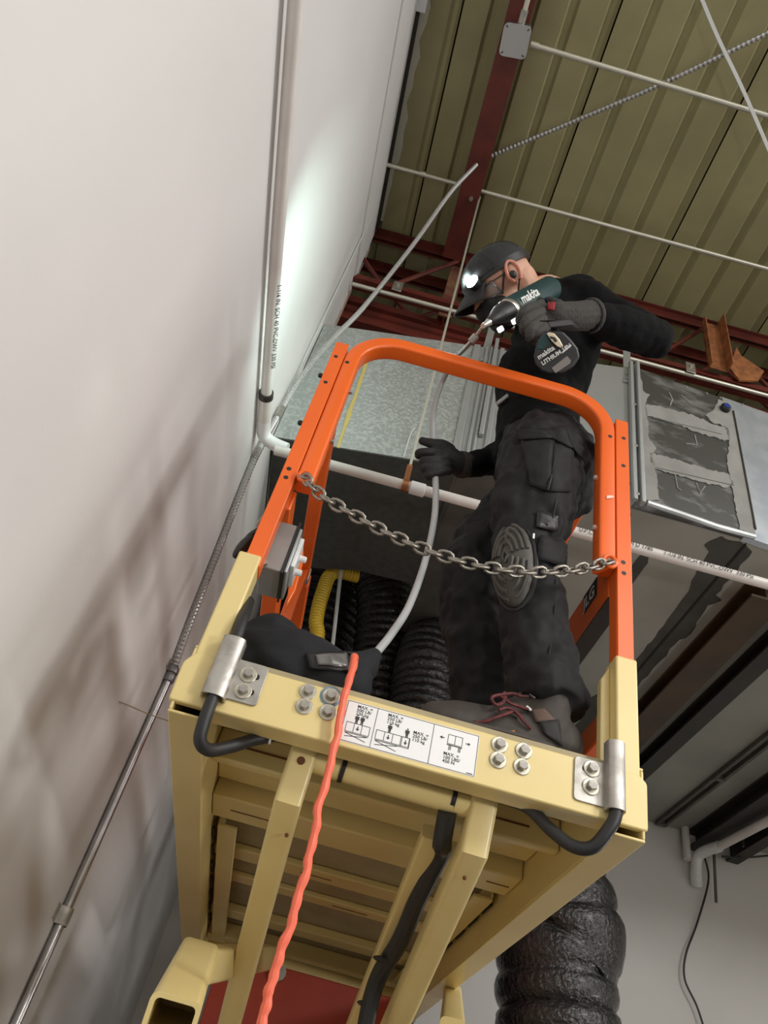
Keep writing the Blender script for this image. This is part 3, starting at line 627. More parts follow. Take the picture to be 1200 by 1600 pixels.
def arrow(x, z, dx, dz, s=1.0):
    d = V3((dx, 0, dz)); n = V3((-dz, 0, dx)); p = V3((x, YL, z))
    q = lambda a, b: (p+d*a*s+n*b*s); PRN.prism([q(-.004, -.0008), q(0, -.0008), q(0, -.003), q(.004, 0), q(0, .003), q(0, .0008), q(-.004, .0008)], (0, .0003, 0))
def boxes(x0, x1, z0, z1, n):
    loop([(x0, z0), (x1, z0), (x1, z1), (x0, z1)])
    for k in range(1, n): xx = x0+(x1-x0)*k/n; seg(xx, z0, xx, z1)
boxes(.033, .072, 2.070, 2.086, 3); arrow(.0525, 2.078, 0, -1); man(.048, 2.0865); man(.057, 2.0865)
seg(.033, 2.068, .072, 2.068, .0012); seg(.034, 2.061, .069, 2.067, .0011); seg(.034, 2.067, .069, 2.059, .0011)
boxes(.083, .138, 2.070, 2.086, 4); loop([(.126, 2.068), (.139, 2.068), (.139, 2.086), (.126, 2.086)], .0009); arrow(.1035, 2.078, 0, -1); arrow(.1325, 2.077, 0, -1)
man(.1035, 2.0865); man(.1325, 2.0865); seg(.083, 2.068, .125, 2.068, .0012); seg(.084, 2.060, .120, 2.067, .0011); seg(.084, 2.067, .120, 2.058, .0011)
boxes(.200, .224, 2.096, 2.112, 2); seg(.199, 2.094, .225, 2.094, .0016); arrow(.190, 2.104, -1, 0); arrow(.234, 2.104, 1, 0)
for x in (.203, .219):
    for k in range(3): loop([(x, 2.0925-.0025*k), (x+.0035, 2.093-.0025*k), (x+.0035, 2.091-.0025*k), (x, 2.0905-.0025*k)], .0007)
fill([(.237, 2.0548), (.247, 2.0548), (.247, 2.0562), (.237, 2.0562)])
PRN.build('label_print', M['print'], lb, flat=True)
def ltext(s, x, z): text_mesh(s, .0076, (x, YL, z), (1, 0, 0), (0, 0, 1), .00015, bold=.00006, stretch=1.05).build('label_text', M['print'], lb, flat=True)
ltext('MAX. =\n500 LB/\n230 kg', .044, 2.1145); ltext('MAX. =\n250 LB/\n110 kg', .096, 2.1145); ltext('MAX. =\n250 LB/\n110 kg', .142, 2.0965); ltext('MAX. =\n100 LBS/\n450 N', .196, 2.0755)
# --- post sockets and guard rails
def rtube(name, m, lo, hi, bev=.004): return MB().mm(lo, hi).build(name, m, LF, bevel=bev, seg=3)
rtube('post_socket', M['yellow'], (-.240, YF+.001, 2.10), (-.197, YF+.055, 2.362)); rtube('post_socket', M['yellow'], (.487, YF+.001, 2.10), (.528, YF+.055, 2.362))
MB().prism([(.470, YF+.03, 2.13), (.487, YF+.03, 2.13), (.487, YF+.03, 2.352), (.470, YF+.03, 2.32)], (0, .02, 0)).build('socket_gusset', M['yellow'], LF, bevel=.002)
def post(x0, x1):
    t = .005; m = MB(); m.mm((x0, YF+.006, 2.34), (x1, YF+.011, 3.066)); m.mm((x0, YF+.011, 2.34), (x0+t, YF+.048, 3.060)); m.mm((x1-t, YF+.011, 2.34), (x1, YF+.048, 3.060))
    return m.build('guard_post', M['orange'], LF, bevel=.0015)
pL, pR_ = post(-.2265, -.1945), post(.4925, .5245)
gx0, gx1, gz0, gz1, R_ = -.1935+.0185, .4915-.0185, 2.585, 3.150-.0185, .115
pa = [V3((gx0, YF+.028, gz0)), V3((gx0, YF+.028, gz1-R_))]
pa += [V3((gx0+R_-R_*math.cos(t), YF+.028, gz1-R_+R_*math.sin(t))) for t in [math.pi/2*k/10 for k in range(1, 11)]]
pa += [V3((gx1-R_+R_*math.sin(t), YF+.028, gz1-R_+R_*math.cos(t))) for t in [math.pi/2*k/10 for k in range(0, 11)]]
pa += [V3((gx1, YF+.028, gz0))]
gl = MB().sweep(pa, rrect(.037, .044, .006, 3), (0, 1, 0)).build('entry_hoop', M['orange'], LF)
for x, z in ((-.214, 3.006), (-.213, 2.902), (-.214, 2.601), (-.213, 2.575), (.512, 2.999), (.510, 2.899), (.506, 2.599), (.507, 2.570)):
    MB().lathe([(.0052, 0), (.0052, .0008)], (x, YF+.0062, z), (0, -1, 0), 10).build('bolt_hole', M['black'], pL if x < 0 else pR_)
for x, z in ((-.183, 2.996), (.478, 2.992)): MB().lathe([(.0052, 0), (.0052, .0008)], (x, YF+.0062, z), (0, -1, 0), 10).build('bolt_hole', M['black'], gl)
for z in (2.95, 2.77): MB().lathe([(.006, 0), (.006, .012), (.003, .014)], (-.2265, YF+.03, z), (-1, 0, 0), 8).build('rivet', M['blacksteel'], pL)
for z in (2.92, 2.74): MB().lathe([(.0055, 0), (.0055, .006), (.003, .008)], (-.1565, YF+.03, z), (1, 0, 0), 8).build('rivet', M['zinc'], gl)
for z in (2.86, 2.70): MB().lathe([(.006, 0), (.005, .006)], (.4545, YF+.03, z), (-1, 0, 0), 8).build('rivet', mat('paint_chip%d' % int(z*100), (.75, .6, .55), .5), gl)
for z in (2.86, 2.76, 2.68): MB().lathe([(.005, 0), (.005, .006), (.002, .008)], (.5245, YF+.02, z), (1, 0, 0), 8).build('rivet', M['blacksteel'], pR_)
MB().prism([V3((x, YF+.0035, z)) for x, z in ((.468, 2.772), (.480, 2.777), (.487, 2.783), (.483, 2.787), (.470, 2.782))], (0, .0015, 0)).build('paint_scratch', mat('scratch', (.85, .6, .5), .5), gl)
# chain loops (keyholes) on the hoop ends
for x in (-.176, .474):
    kp = MB().tube([V3((x+.013*math.cos(t), YF-.002, 2.584+.015*math.sin(t))) for t in [2*math.pi*k/14 for k in range(14)]], .0042, 8, closed=True).build('chain_eye', M['orange'], gl)
    MB().lathe([(.010, 0), (.010, .001)], (x, YF+.0055, 2.584), (0, -1, 0), 12).build('eye_hole', M['black'], kp)
# side and rear rails
def rail(x0, x1, z0, z1, y0=YF+.05, y1=2.98, m='orange', nm='side_rail'): return MB().mm((x0, y0, z0), (x1, y1, z1)).build(nm, M[m], LF, bevel=.004, seg=3)
rail(-.226, -.186, 3.018, 3.058); rail(.487, .527, 3.018, 3.058); rail(-.226, -.187, 2.53, 2.585); mr = rail(.492, .527, 2.535, 2.640); rail(.492, .527, 2.235, 2.290)
MB().mm((.4915, YF+.05, 2.530), (.5275, 2.98, 2.535)).build('rail_edge', M['blacksteel'], mr)
MB().mm((-.228, 2.08, 3.014), (-.183, 2.11, 3.062)).build('rail_sleeve', M['zinc'], LF, bevel=.002)
MB().mm((-.229, 2.12, 3.012), (-.180, 2.6, 3.064)).build('rail_joint', M['orange'], LF, bevel=.003)
dc = MB().mm((.4905, 1.262, 2.585), (.492, 1.340, 2.635)).build('decal', M['black'], mr)
text_mesh('JLG', .044, (.4902, 1.338, 2.594), (0, -1, 0), (0, 0, 1), .0002, bold=.0006).build('decal_letters', M['lettering'], dc, flat=True)
for x0 in (-.226, .487): rtube('rear_post', M['orange'], (x0, 2.94, 2.12), (x0+.038, 2.98, 3.058))
rail(-.19, .49, 3.018, 3.056, 2.942, 2.978, nm='rear_rail'); rail(-.19, .49, 2.53, 2.57, 2.942, 2.978, nm='rear_rail')
for x0 in (-.226, .489): rtube('mid_post', M['orange'], (x0, 2.03, 2.13), (x0+.036, 2.07, 3.02))
# control box on the left post, latch plate beside it
bx = MB().mm((-.204, 1.205, 2.378), (-.160, 1.30, 2.500)).build('control_box', M['boxgrey'], LF, bevel=.003)
MB().mm((-.160, 1.202, 2.374), (-.156, 1.303, 2.508)).build('box_gasket', M['black'], bx)
MB().mm((-.156, 1.205, 2.380), (-.149, 1.30, 2.495)).build('box_lid', M['galvplain'], bx, bevel=.002)
MB().mm((-.149, 1.215, 2.405), (-.140, 1.285, 2.480)).build('switch_plate', M['white'], bx, bevel=.002)
for z in (2.42, 2.455): MB().lathe([(.007, 0), (.007, .012), (.005, .014)], (-.140, 1.25, z), (1, 0, 0), 10).build('toggle', M['white'], bx)
MB().lathe([(.006, 0), (.006, .008)], (-.195, 1.205, 2.385), (0, -1, 0), 6).build('screw', M['zinc'], bx)
MB().prism([atY(q[0], q[1], 1.36) for q in ((459, 856), (466, 851), (474, 852), (475, 872), (462, 922), (447, 948))], (0, .03, 0)).build('latch_plate', M['orange'], LF, bevel=.003)
tp = MB(); tp.ball((-.245, 1.20, 2.41), (.012, .014, .035), Matrix.Rotation(.3, 3, 'Y'), 10, 8); tp.ball((-.236, 1.20, 2.445), (.008, .01, .03), Matrix.Rotation(.5, 3, 'Y'), 10, 8); tp.build('black_tape', M['black'], LF)
MB().tube([(-.240, 1.2, 2.47), (-.232, 1.2, 2.505), (-.228, 1.2, 2.53)], .0015, 6).build('tape_string', M['strap'], LF)
# chain
CH = [(-.176, 1.142, 2.578)] + [tuple(atY(x, y, 1.132)) for x, y in ((500, 772), (545, 800), (600, 830), (650, 853), (700, 871), (745, 883), (800, 892), (850, 894), (905, 889))] + [(.474, 1.142, 2.580)]
ch = MB().lathe([(.004, -.012), (.004, .012)], (-.176, 1.146, 2.578), (1, 0, 0), 8).build('chain', mat('dull_chain', (.40, .38, .34), .42, .85, col2=(.28, .25, .21), scale=60), LF)
CP = smooth_path(CH, 12); L = [0]
for a, b in zip(CP, CP[1:]): L.append(L[-1]+(b-a).length)
lk = 30; pitch = L[-1]/lk; ll = pitch+.0090; lw = .0200
lp_ = [V3((sgn*(ll/2-lw/2)+lw/2*math.cos(a), lw/2*math.sin(a), 0)) for sgn, a in [(1, math.radians(d)) for d in (-90, -45, 0, 45, 90)] + [(-1, math.radians(d)) for d in (90, 135, 180, 225, 270)]]
link = MB().tube(lp_, .0034, 6, closed=True).build('chain_link', ch.data.materials[0], None, org=(0, 0, 0), angle=80)
j = 0
for k in range(lk):
    s = (k+.5)*pitch
    while L[j+1] < s: j += 1
    c = CP[j].lerp(CP[j+1], (s-L[j])/(L[j+1]-L[j])); t = (CP[j+1]-CP[j]).normalized(); y_ = V3((0, 1, 0)); z_ = t.cross(y_).normalized(); y_ = z_.cross(t)
    R3 = Matrix((t, y_, z_)).transposed() @ Matrix.Rotation(math.radians(50 if k % 2 else -40), 3, 'X')
    put(link, 'chain_link', ch, c, R3)
bpy.data.objects.remove(link); bpy.data.objects.remove(hexb); bpy.data.objects.remove(wash)
# control cables hung from the brackets
cabs = [[V3((-.196, 1.20, 2.29)), V3((-.186, 1.150, 2.22)), V3((-.182, 1.138, 2.15)), V3((-.182, 1.137, 2.06)), atY(318, 1130, 1.14), atY(313, 1158, 1.15), atY(328, 1172, 1.17), atY(362, 1166, 1.19), atY(405, 1154, 1.21), atY(455, 1150, 1.22), V3((.05, 1.24, 2.07))],
        [V3((.479, 1.137, 2.15)), V3((.479, 1.137, 2.10)), V3((.479, 1.137, 2.05)), atY(948, 1300, 1.145), atY(925, 1324, 1.16), atY(895, 1322, 1.175), atY(860, 1296, 1.19), atY(828, 1264, 1.20), atY(798, 1250, 1.21), V3((.27, 1.23, 2.075))]]
for P in cabs: MB().tube(smooth_path(P, 8), .0105, 12).build('control_cable', M['black'], LF)
MB().tube([atY(424, 1152, 1.213)-V3((.0018, 0, 0)), atY(424, 1152, 1.213)+V3((.0018, 0, 0))], .0118, 12).build('cable_tie', M['white'], LF)
# cross tube and folding arms under the platform
MB().tube([(-.02, 1.25, 2.052), (.30, 1.25, 2.048)], .0205, 16).build('cross_tube', M['yellow'], LF)
for x in (.045, .236): MB().tube([(x, 1.25, 2.0515), (x+.008, 1.25, 2.051)], .0225, 16).build('cable_band', M['black'], LF)
ad = V3((0, .938, -.348))
def arm(x, zt):
    P1 = V3((x-.004, 1.262, zt-.108)); m = MB().sweep([V3((x, 1.240, zt)), V3((x-.002, 1.250, zt-.06)), P1, P1+ad*.02, P1+ad*1.5], rrect(.047, .046, .008, 3), (1, 0, 0)); return m.build('scissor_arm', M['yellow'], LF)
# profile axes: side follows the bend plane, so build with up along x
aL, aR = arm(-.020, 2.094), arm(.292, 2.094)
MB().lathe([(.007, 0), (.006, .001), (.0, .0012)], (-.022, 1.2247, 2.035), (0, -1, -.15), 10).build('rust_spot', M['rustspot'], aL)
for p_, o_ in ((V3((-.012, 1.30, 1.94)), aL), (V3((.285, 1.285, 1.945)), aR)):
    MB().ball(p_+V3((0, 0, 0)), (.0035, .0035, .0035), None, 8, 6).build('drain_hole', M['rustspot'], o_)
# inner twin arms seen beside them
for x in (.232,): MB().sweep([V3((x, 1.33, 2.02)), V3((x, 1.33, 2.02))+ad*1.4], rrect(.03, .040, .006), (1, 0, 0)).build('inner_arm', M['yellow'], LF)
# second stage: arm coming forward, open tube end
P0, P1 = atY(306, 1500, 1.50), atY(264, 1602, 1.10)
dd = (P1-P0).normalized(); prO, prI = rrect(.062, .060, .010), rrect(.050, .048, .006)
def ring(P, pr, d=dd):
    sd = d.cross(V3((0, 0, 1))).normalized(); u = sd.cross(d); return [P+sd*q[0]+u*q[1] for q in pr]
MB().rings([ring(P0+V3((0, .02, -.005)), rrect(.04, .03, .008)), ring(P0, prO), ring(P1, prO), ring(P1, prI), ring(P1-dd*.2, prI)]).build('scissor_arm', M['yellow'], LF)
MB().sweep([P0+V3((.012, .0, -.004)), V3((.02, 2.3, 1.97))], rrect(.046, .054, .008), (0, 0, 1)).build('inner_arm', M['yellow'], LF)
MB().sweep([V3((.40, 1.75, 1.76)), V3((.56, 2.5, 1.985))], rrect(.05, .16, .01), (0, 0, 1)).build('inner_arm', M['yellow'], LF)
MB().tube([(-.12, 2.74, 2.04), (.45, 2.74, 2.04)], .028, 14).build('pivot_tube', M['yellow'], LF)
MB().mm((-.11, 2.50, 1.62), (.40, 2.52, 1.995)).build('lower_cross_plate', M['steelbeam'], LF, bevel=.003)
MB().lathe([(.022, 0), (.022, .03)], (.06, 2.50, 1.975), (0, -1, 0), 12).build('pivot_pin', M['zinc'], LF)
# hydraulic hose bundle running down between the arms
hb = smooth_path([V3((.235, 1.25, 2.03)), V3((.243, 1.30, 1.995)), atY(690, 1330, 1.36), atY(655, 1400, 1.46), atY(625, 1470, 1.56), atY(590, 1530, 1.66), atY(572, 1600, 1.70), atY(565, 1680, 1.72)], 8)
hz = MB().tube(hb, .0165, 10).build('hose_bundle', M['black'], LF)
for q in ((662, 1382, 1.44), (600, 1500, 1.60), (575, 1570, 1.69)):
    p = atY(*q); MB().ball(p, (.022, .012, .006), None, 8, 6).build('hose_tie', M['black'], hz)
for x in (-.2, .48):                                                      # lower stack down to the base, behind the frame line
    pass
for k, (ya, za, yb, zb) in enumerate(((2.68, 1.43, 1.30, .95), (1.30, 1.40, 2.68, .95), (2.68, .95, 1.30, .52), (1.30, .95, 2.68, .52))):
    for x in ((-.02, .292) if k % 2 else (-.09, .37)): MB().sweep([V3((x, ya, za)), V3((x, yb, zb))], rrect(.05, .08, .008), (0, 0, 1)).build('scissor_arm', M['yellow'], LF)
MB().mm((-.24, 1.15, .12), (.53, 3.0, .50)).build('chassis', M['steelbeam'], LF, bevel=.02)
for x in (-.24, .46):
    for y in (1.4, 2.75): MB().lathe([(.16, 0), (.16, .08)], (x-.005, y, .16), (1, 0, 0), 24).build('wheel', M['black'], LF, bevel=.01)
# orange extension cord hung over the front beam
ec = [V3((.020, 1.22, 2.20)), V3((.022, 1.185, 2.205)), atY(554, 1026, 1.16), atY(549, 1052, 1.142)]
ec += [atY(x, y, 1.132) for x, y in ((541, 1078), (533, 1110), (528, 1145), (519, 1180), (511, 1218), (497, 1262), (494, 1295), (484, 1332), (478, 1365), (464, 1405), (456, 1442), (440, 1482), (431, 1515), (421, 1545), (415, 1575), (406, 1610), (395, 1660))]
PE = smooth_path(ec, 6)
for i in range(len(PE)): PE[i] = PE[i] + V3((.0007*math.sin(i*.9), .0006*math.cos(i*.9), 0))
tag(MB().tube(PE, [.0064+.0006*math.sin(i*1.3) for i in range(len(PE))], 10).build('extension_cord', M['cord']), 'orange twisted extension cord hanging over the front of the platform', 'cord')
# ================================================================== the worker
from mathutils.bvhtree import BVHTree
def limb(m, pts, rad, n=8):
    """closed tapering limb through joints, round at both ends"""
    P = [V3(p) for p in pts]; S = smooth_path(P, n); R = []
    for i in range(len(S)):
        t = i/n; k = min(int(t), len(P)-2); f = t-k; f = f*f*(3-2*f); R.append(rad[k]*(1-f)+rad[k+1]*f)
    m.tube(S, R, 14); m.ball(P[0], (rad[0],)*3, None, 14, 8); m.ball(P[-1], (rad[-1],)*3, None, 14, 8); return m
def blob(mb, name, m, parent, voxel=.008, it=6, fac=.5, disp=None, org=None):
    me = bpy.data.meshes.new('tmp'); me.from_pydata([tuple(v) for v in mb.v], [], mb.f)
    bm = bmesh.new(); bm.from_mesh(me); bmesh.ops.recalc_face_normals(bm, faces=bm.faces); bm.to_mesh(me); bm.free()
    ob = bpy.data.objects.new('tmp', me); COL.objects.link(ob)
    r = ob.modifiers.new('r', 'REMESH'); r.mode = 'VOXEL'; r.voxel_size = voxel
    s = ob.modifiers.new('s', 'SMOOTH'); s.iterations = it; s.factor = fac
    for k, (sc_, stg) in enumerate(disp or []):
        tx = bpy.data.textures.new('fold%d' % k, 'CLOUDS'); tx.noise_scale = sc_; tx.noise_depth = 1
        d = ob.modifiers.new('d', 'DISPLACE'); d.texture = tx; d.texture_coords = 'GLOBAL'; d.strength = stg; d.mid_level = .5
    if disp: s2 = ob.modifiers.new('s2', 'SMOOTH'); s2.iterations = 2; s2.factor = .4
    e = ob.evaluated_get(bpy.context.evaluated_depsgraph_get()); out = bpy.data.meshes.new_from_object(e)
    bpy.data.objects.remove(ob); bpy.data.meshes.remove(me)
    o0 = world_org[parent.name] if parent else V3(org)
    bvh = BVHTree.FromPolygons([v.co.copy() for v in out.vertices], [tuple(p.vertices) for p in out.polygons])
    out.transform(Matrix.Translation(-o0)); out.materials.clear(); out.materials.append(m); out.name = name
    out.polygons.foreach_set('use_smooth', [True]*len(out.polygons))
    o = bpy.data.objects.new(name, out); COL.objects.link(o)
    if parent: o.parent = parent
    else: o.location = o0
    world_org[o.name] = o0.copy(); return o, bvh
def hit(bvh, x, y, off=0.0):
    loc, nor, i, d = bvh.ray_cast(CAM, ray(x, y).normalized())
    if loc is None: return None
    if nor.dot(ray(x, y)) > 0: nor = -nor
    return loc + nor*off
def patch(bvh, quad, nu, nv, off, thick, name, m, parent):
    """cloth piece lying on a surface: a grid dropped onto it, with thickness"""
    a, b, c, d = [V3(q+(0,)) for q in quad]; G = []
    last = None
    for j in range(nv+1):
        for i in range(nu+1):
            u, v = i/nu, j/nv; p = (a*(1-u)+b*u)*(1-v)+(d*(1-u)+c*u)*v
            h_ = hit(bvh, p.x, p.y, off); 
            if h_ is None or (last is not None and (h_-last).length > .12): h_ = last
            last = h_; G.append(h_)
    ok = [g for g in G if g is not None]
    if not ok: print('PATCH MISS', name, quad); return None
    G = [g if g is not None else ok[0] for g in G]
    w_ = nu+1; fs = [(j*w_+i, j*w_+i+1, (j+1)*w_+i+1, (j+1)*w_+i) for j in range(nv) for i in range(nu)]
    mb = MB(); mb.add(G, fs); o = mb.build(name, m, parent, angle=60)
    s = o.modifiers.new('thick', 'SOLIDIFY'); s.thickness = thick; s.offset = 0; return o
def seam_line(bvh, pts, r, name, m, parent, off=.001):
    P = [hit(bvh, x, y, off) for x, y in pts]; P = [p for p in P if p is not None]
    return MB().tube(smooth_path(P, 4), r, 6).build(name, m, parent)

PE_ = thing('person', 'worker in black clothes, cap and headlamp, drilling while standing on the raised lift platform', 'person', (.36, 1.33, DK))
hipL, hipR, kneeL, kneeR = V3((.352, 1.285, 3.00)), V3((.385, 1.43, 3.00)), V3((.325, 1.245, 2.63)), V3((.245, 1.41, 2.69))
ankL, ankR = V3((.392, 1.250, 2.25)), V3((.345, 1.45, 2.25))
pel, waist, chest = V3((.375, 1.36, 3.04)), atY(850, 612, 1.33), atY(872, 525, 1.30)
shL, elL, wrL = atY(898, 472, 1.21), atY(1022, 529, 1.14), atY(925, 494, 1.065)
shR, elR, wrR = V3((.37, 1.47, 3.60)), V3((.335, 1.52, 3.29)), atY(733, 727, 1.42)
hc = atY(783, 446, 1.205)
Fd = V3((-.58, .46, -.67)).normalized(); Ud = V3((-.674, -.503, .551)); Ud = (Ud-Fd*Ud.dot(Fd)).normalized(); Ld = Ud.cross(Fd)
HM = Matrix((Fd, Ld, Ud)).transposed()
def hp(f, l, u): return hc + Fd*f + Ld*l + Ud*u
nk0, nk1 = atY(862, 462, 1.27), hp(-.055, 0, -.085)
# one continuous body (skin): trunk, limbs, neck and head with nose, brow, jaw and ears
b = MB()
limb(b, [pel, waist, chest], [.09, .085, .09]); limb(b, [chest, nk0, nk1], [.085, .058, .055])
for h_, k_, a_, s_ in ((hipL, kneeL, ankL, shL), (hipR, kneeR, ankR, shR)): limb(b, [pel, h_, k_, a_], [.08, .075, .052, .036])
limb(b, [chest, shL, elL, wrL], [.08, .045, .028, .026]); limb(b, [chest, shR, elR, wrR], [.08, .05, .04, .028])
b.ball(hp(-.012, 0, .022), (.098, .076, .092), HM, 20, 14); b.ball(hp(.022, 0, -.050), (.066, .060, .070), HM, 18, 12)
b.ball(hp(.048, 0, -.095), (.034, .040, .024), HM, 14, 10); b.ball(hp(-.045, 0, -.02), (.062, .066, .075), HM, 16, 10)
b.ball(hp(.078, 0, .012), (.020, .050, .016), HM, 14, 8); limb(b, [hp(.086, 0, .005), hp(.104, 0, -.030), hp(.094, 0, -.040)], [.010, .015, .012], 4)
for s_ in (1, -1):
    b.ball(hp(.050, .036*s_, -.026), (.019, .019, .019), HM, 12, 8)
    er = HM @ Matrix.Rotation(-.25*s_, 3, 'Z') @ Matrix.Rotation(-.15, 3, 'Y')
    b.ball(hp(-.018, .078*s_, .000), (.019, .008, .033), er, 14, 10); b.ball(hp(-.012, .076*s_, -.030), (.010, .007, .012), er, 10, 8)
body, bbody = blob(b, 'body', M['skin'], PE_, .0045, 5)
# rim of the near ear
er = [hp(-.004, .082, -.026), hp(.002, .084, -.004), hp(-.006, .087, .022), hp(-.022, .088, .033), hp(-.036, .087, .020), hp(-.036, .086, -.006), hp(-.024, .084, -.030)]
MB().tube(smooth_path(er, 5), .0052, 8).build('ear_rim', M['ear'], body)
MB().ball(hp(-.012, .088, -.006), (.011, .007, .012), HM, 12, 8).build('earplug', M['toolblack'], PE_)
# trousers
t = MB()
limb(t, [pel+V3((0, .0, .05)), hipL, V3((.332, 1.262, 2.80)), kneeL, V3((.352, 1.247, 2.45)), ankL+V3((.0, 0, .065))], [.115, .112, .100, .076, .070, .073])
limb(t, [pel+V3((0, .0, .05)), hipR, V3((.305, 1.42, 2.83)), kneeR, V3((.285, 1.43, 2.48)), ankR+V3((0, 0, .065))], [.115, .108, .096, .080, .072, .072])
t.ball(pel+V3((.012, -.01, -.02)), (.135, .165, .13), Matrix.Rotation(-.3, 3, 'Z'), 18, 12); t.ball(pel+V3((0, -.005, .045)), (.128, .155, .085), Matrix.Rotation(-.3, 3, 'Z'), 18, 12)
for a_ in (ankL, ankR): t.lathe([(.066, -.005), (.074, .0), (.074, .06), (.06, .07)], a_+V3((0, 0, .022)), (-.12, 0, 1), 18)
trs, bt = blob(t, 'trousers', M['pants'], PE_, .0075, 5, .5, [(.055, .030), (.022, .012)])
# cut pockets, flap, seams
def q5(x, y): return (740+x/5.33, 600+y/5.33)
pk = patch(bt, [q5(395, 470), q5(655, 475), q5(625, 905), q5(470, 850)], 8, 10, .004, .004, 'cargo_pocket', M['pocket'], trs)
pk2 = patch(bt, [q5(660, 480), q5(820, 560), q5(800, 900), q5(625, 905)], 6, 10, .0035, .004, 'cargo_pocket', M['pocket'], trs)
patch(bt, [q5(358, 398), q5(560, 395), q5(640, 475), q5(378, 490)], 8, 4, .009, .004, 'pocket_flap', M['pocket'], trs)
patch(bt, [q5(560, 395), q5(740, 385), q5(800, 545), q5(640, 475)], 6, 4, .0088, .004, 'pocket_flap', M['pocket'], trs)
patch(bt, [q5(740, 385), q5(925, 580), q5(905, 660), q5(800, 545)], 6, 4, .009, .004, 'pocket_flap', M['pocket'], trs)
seam_line(bt, [q5(655, 480), q5(665, 620), q5(640, 780), q5(622, 900)], .0018, 'seam', M['black'], trs, .006)
for L_ in ([(868, 905), (866, 960), (860, 1010), (852, 1060)], [q5(520, 130), q5(600, 245), q5(680, 260), q5(760, 170)], [(868, 700), (872, 740), (868, 790), (858, 830)]): seam_line(bt, L_, .0013, 'seam', M['black'], trs)
# knee pads
def knee_pad(c, nrm, up, scale, lab):
    nrm = V3(nrm).normalized(); sd = V3(up).cross(nrm).normalized(); u_ = nrm.cross(sd); RM_ = Matrix((sd, u_, nrm)).transposed()
    k = MB().ball(c, (.047*scale, .105*scale, .034*scale), RM_, 22, 14).build('knee_pad', M['rubber'], PE_); k['label'] = lab
    def s_(a, b_, o=1.0):                                   # point on the dome
        w_ = max(0.0, 1-a*a-b_*b_)**.5; return c + RM_ @ V3((.047*scale*a, .105*scale*b_, .034*scale*w_*1.04+.0006))
    for r_ in (.35, .55, .75, .9):
        for s0, s1 in ((.15, 1.35), (1.75, 2.95), (3.3, 4.5), (4.9, 6.1)):
            MB().tube([s_(r_*math.cos(a), r_*math.sin(a)) for a in [s0+(s1-s0)*i/8 for i in range(9)]], .0042, 6).build('tread_rib', M['rubber'], k)
    MB().tube([s_(.16*x_, .13*y_) for x_, y_ in ((-1, 0), (0, 1), (1, 0), (0, -1))], .004, 6, closed=True).build('tread_diamond', M['rubber'], k)
    MB().tube([c+RM_ @ V3((.049*scale*math.cos(a), .108*scale*math.sin(a), -.002)) for a in [2*math.pi*i/28 for i in range(28)]], .005, 6, closed=True).build('pad_rim', M['toolblack'], k); return k
kc = hit(bt, 806, 878, .004)
knee_pad(kc+V3((.004, .012, 0)), (-.74, -.62, -.12), (-.12, 0, 1), 1.0, 'ribbed grey-brown rubber knee pad')
kr = hit(bt, 733, 880, .0)
patch(bt, [(838, 800), (872, 808), (868, 832), (836, 826)], 5, 4, .006, .005, 'pad_strap', M['toolblack'], trs)
patch(bt, [(842, 838), (884, 848), (880, 886), (838, 876)], 6, 5, .006, .004, 'pad_strap', M['pocket'], trs)
bk = hit(bt, 846, 818, .008)
if bk: MB().box(bk, (.022, .006, .014), Matrix.Rotation(.3, 3, 'Y')).build('buckle', M['toolblack'], trs, bevel=.002)
tg = hit(bt, 832, 842, .012)
if tg: MB().box(tg, (.004, .0015, .014)).build('white_tab', M['white'], trs)
# boots
def boot(ank, heading, nm_label):
    f_ = V3(heading).normalized(); s_ = V3((0, 0, 1)).cross(f_); c = V3((ank.x, ank.y, DK+.0005))
    def bp(f, s, z): return c + f_*f + s_*s + V3((0, 0, z))
    RB = Matrix((f_, s_, V3((0, 0, 1)))).transposed()
    u = MB()
    limb(u, [bp(-.03, 0, .045), bp(.06, 0, .048), bp(.15, 0, .045), bp(.195, 0, .040)], [.040, .042, .040, .034]); u.ball(bp(.165, 0, .035), (.070, .047, .032), RB, 16, 10); u.ball(bp(.05, 0, .035), (.12, .044, .034), RB, 16, 10)
    u.ball(bp(-.035, 0, .05), (.042, .040, .05), RB, 14, 10); limb(u, [bp(.0, 0, .06), bp(-.005, 0, .11), bp(-.008, 0, .145)], [.046, .046, .050])
    limb(u, [bp(.10, 0, .062), bp(.055, 0, .088), bp(.025, 0, .115)], [.026, .030, .030])
    o, bv = blob(u, 'boot', M['boot'], PE_, .005, 5); o['label'] = nm_label
    prof = [(.235*math.cos(a)*.66+.075, .047*math.sin(a)*(1+.12*math.cos(a))) for a in [2*math.pi*i/24 for i in range(24)]]
    MB().prism([bp(x, y, 0) for x, y in prof], (0, 0, .024)).build('sole', M['sole'], o, bevel=.004)
    MB().prism([bp(x*1.012-.001, y*1.03, .022) for x, y in prof], (0, 0, .006)).build('welt', M['boot'], o)
    return o, bv, bp
bL, bvL, bpL = boot(V3((.385, 1.245, 0)), (-1, .06, 0), 'brown hiking boot with red laces')
bR, bvR, bpR = boot(V3((.345, 1.455, 0)), (-.55, .83, 0), 'brown boot in the shade')
def q4(x, y): return (640+x/4.286, 950+y/4.286)
patch(bvL, [q4(740, 500), q4(830, 510), q4(770, 560), q4(730, 600)], 4, 4, .003, .002, 'suede_patch', M['bootsuede'], bL)
patch(bvL, [q4(820, 690), q4(900, 680), q4(985, 770), q4(845, 770)], 5, 4, .003, .002, 'suede_patch', M['bootsuede'], bL)
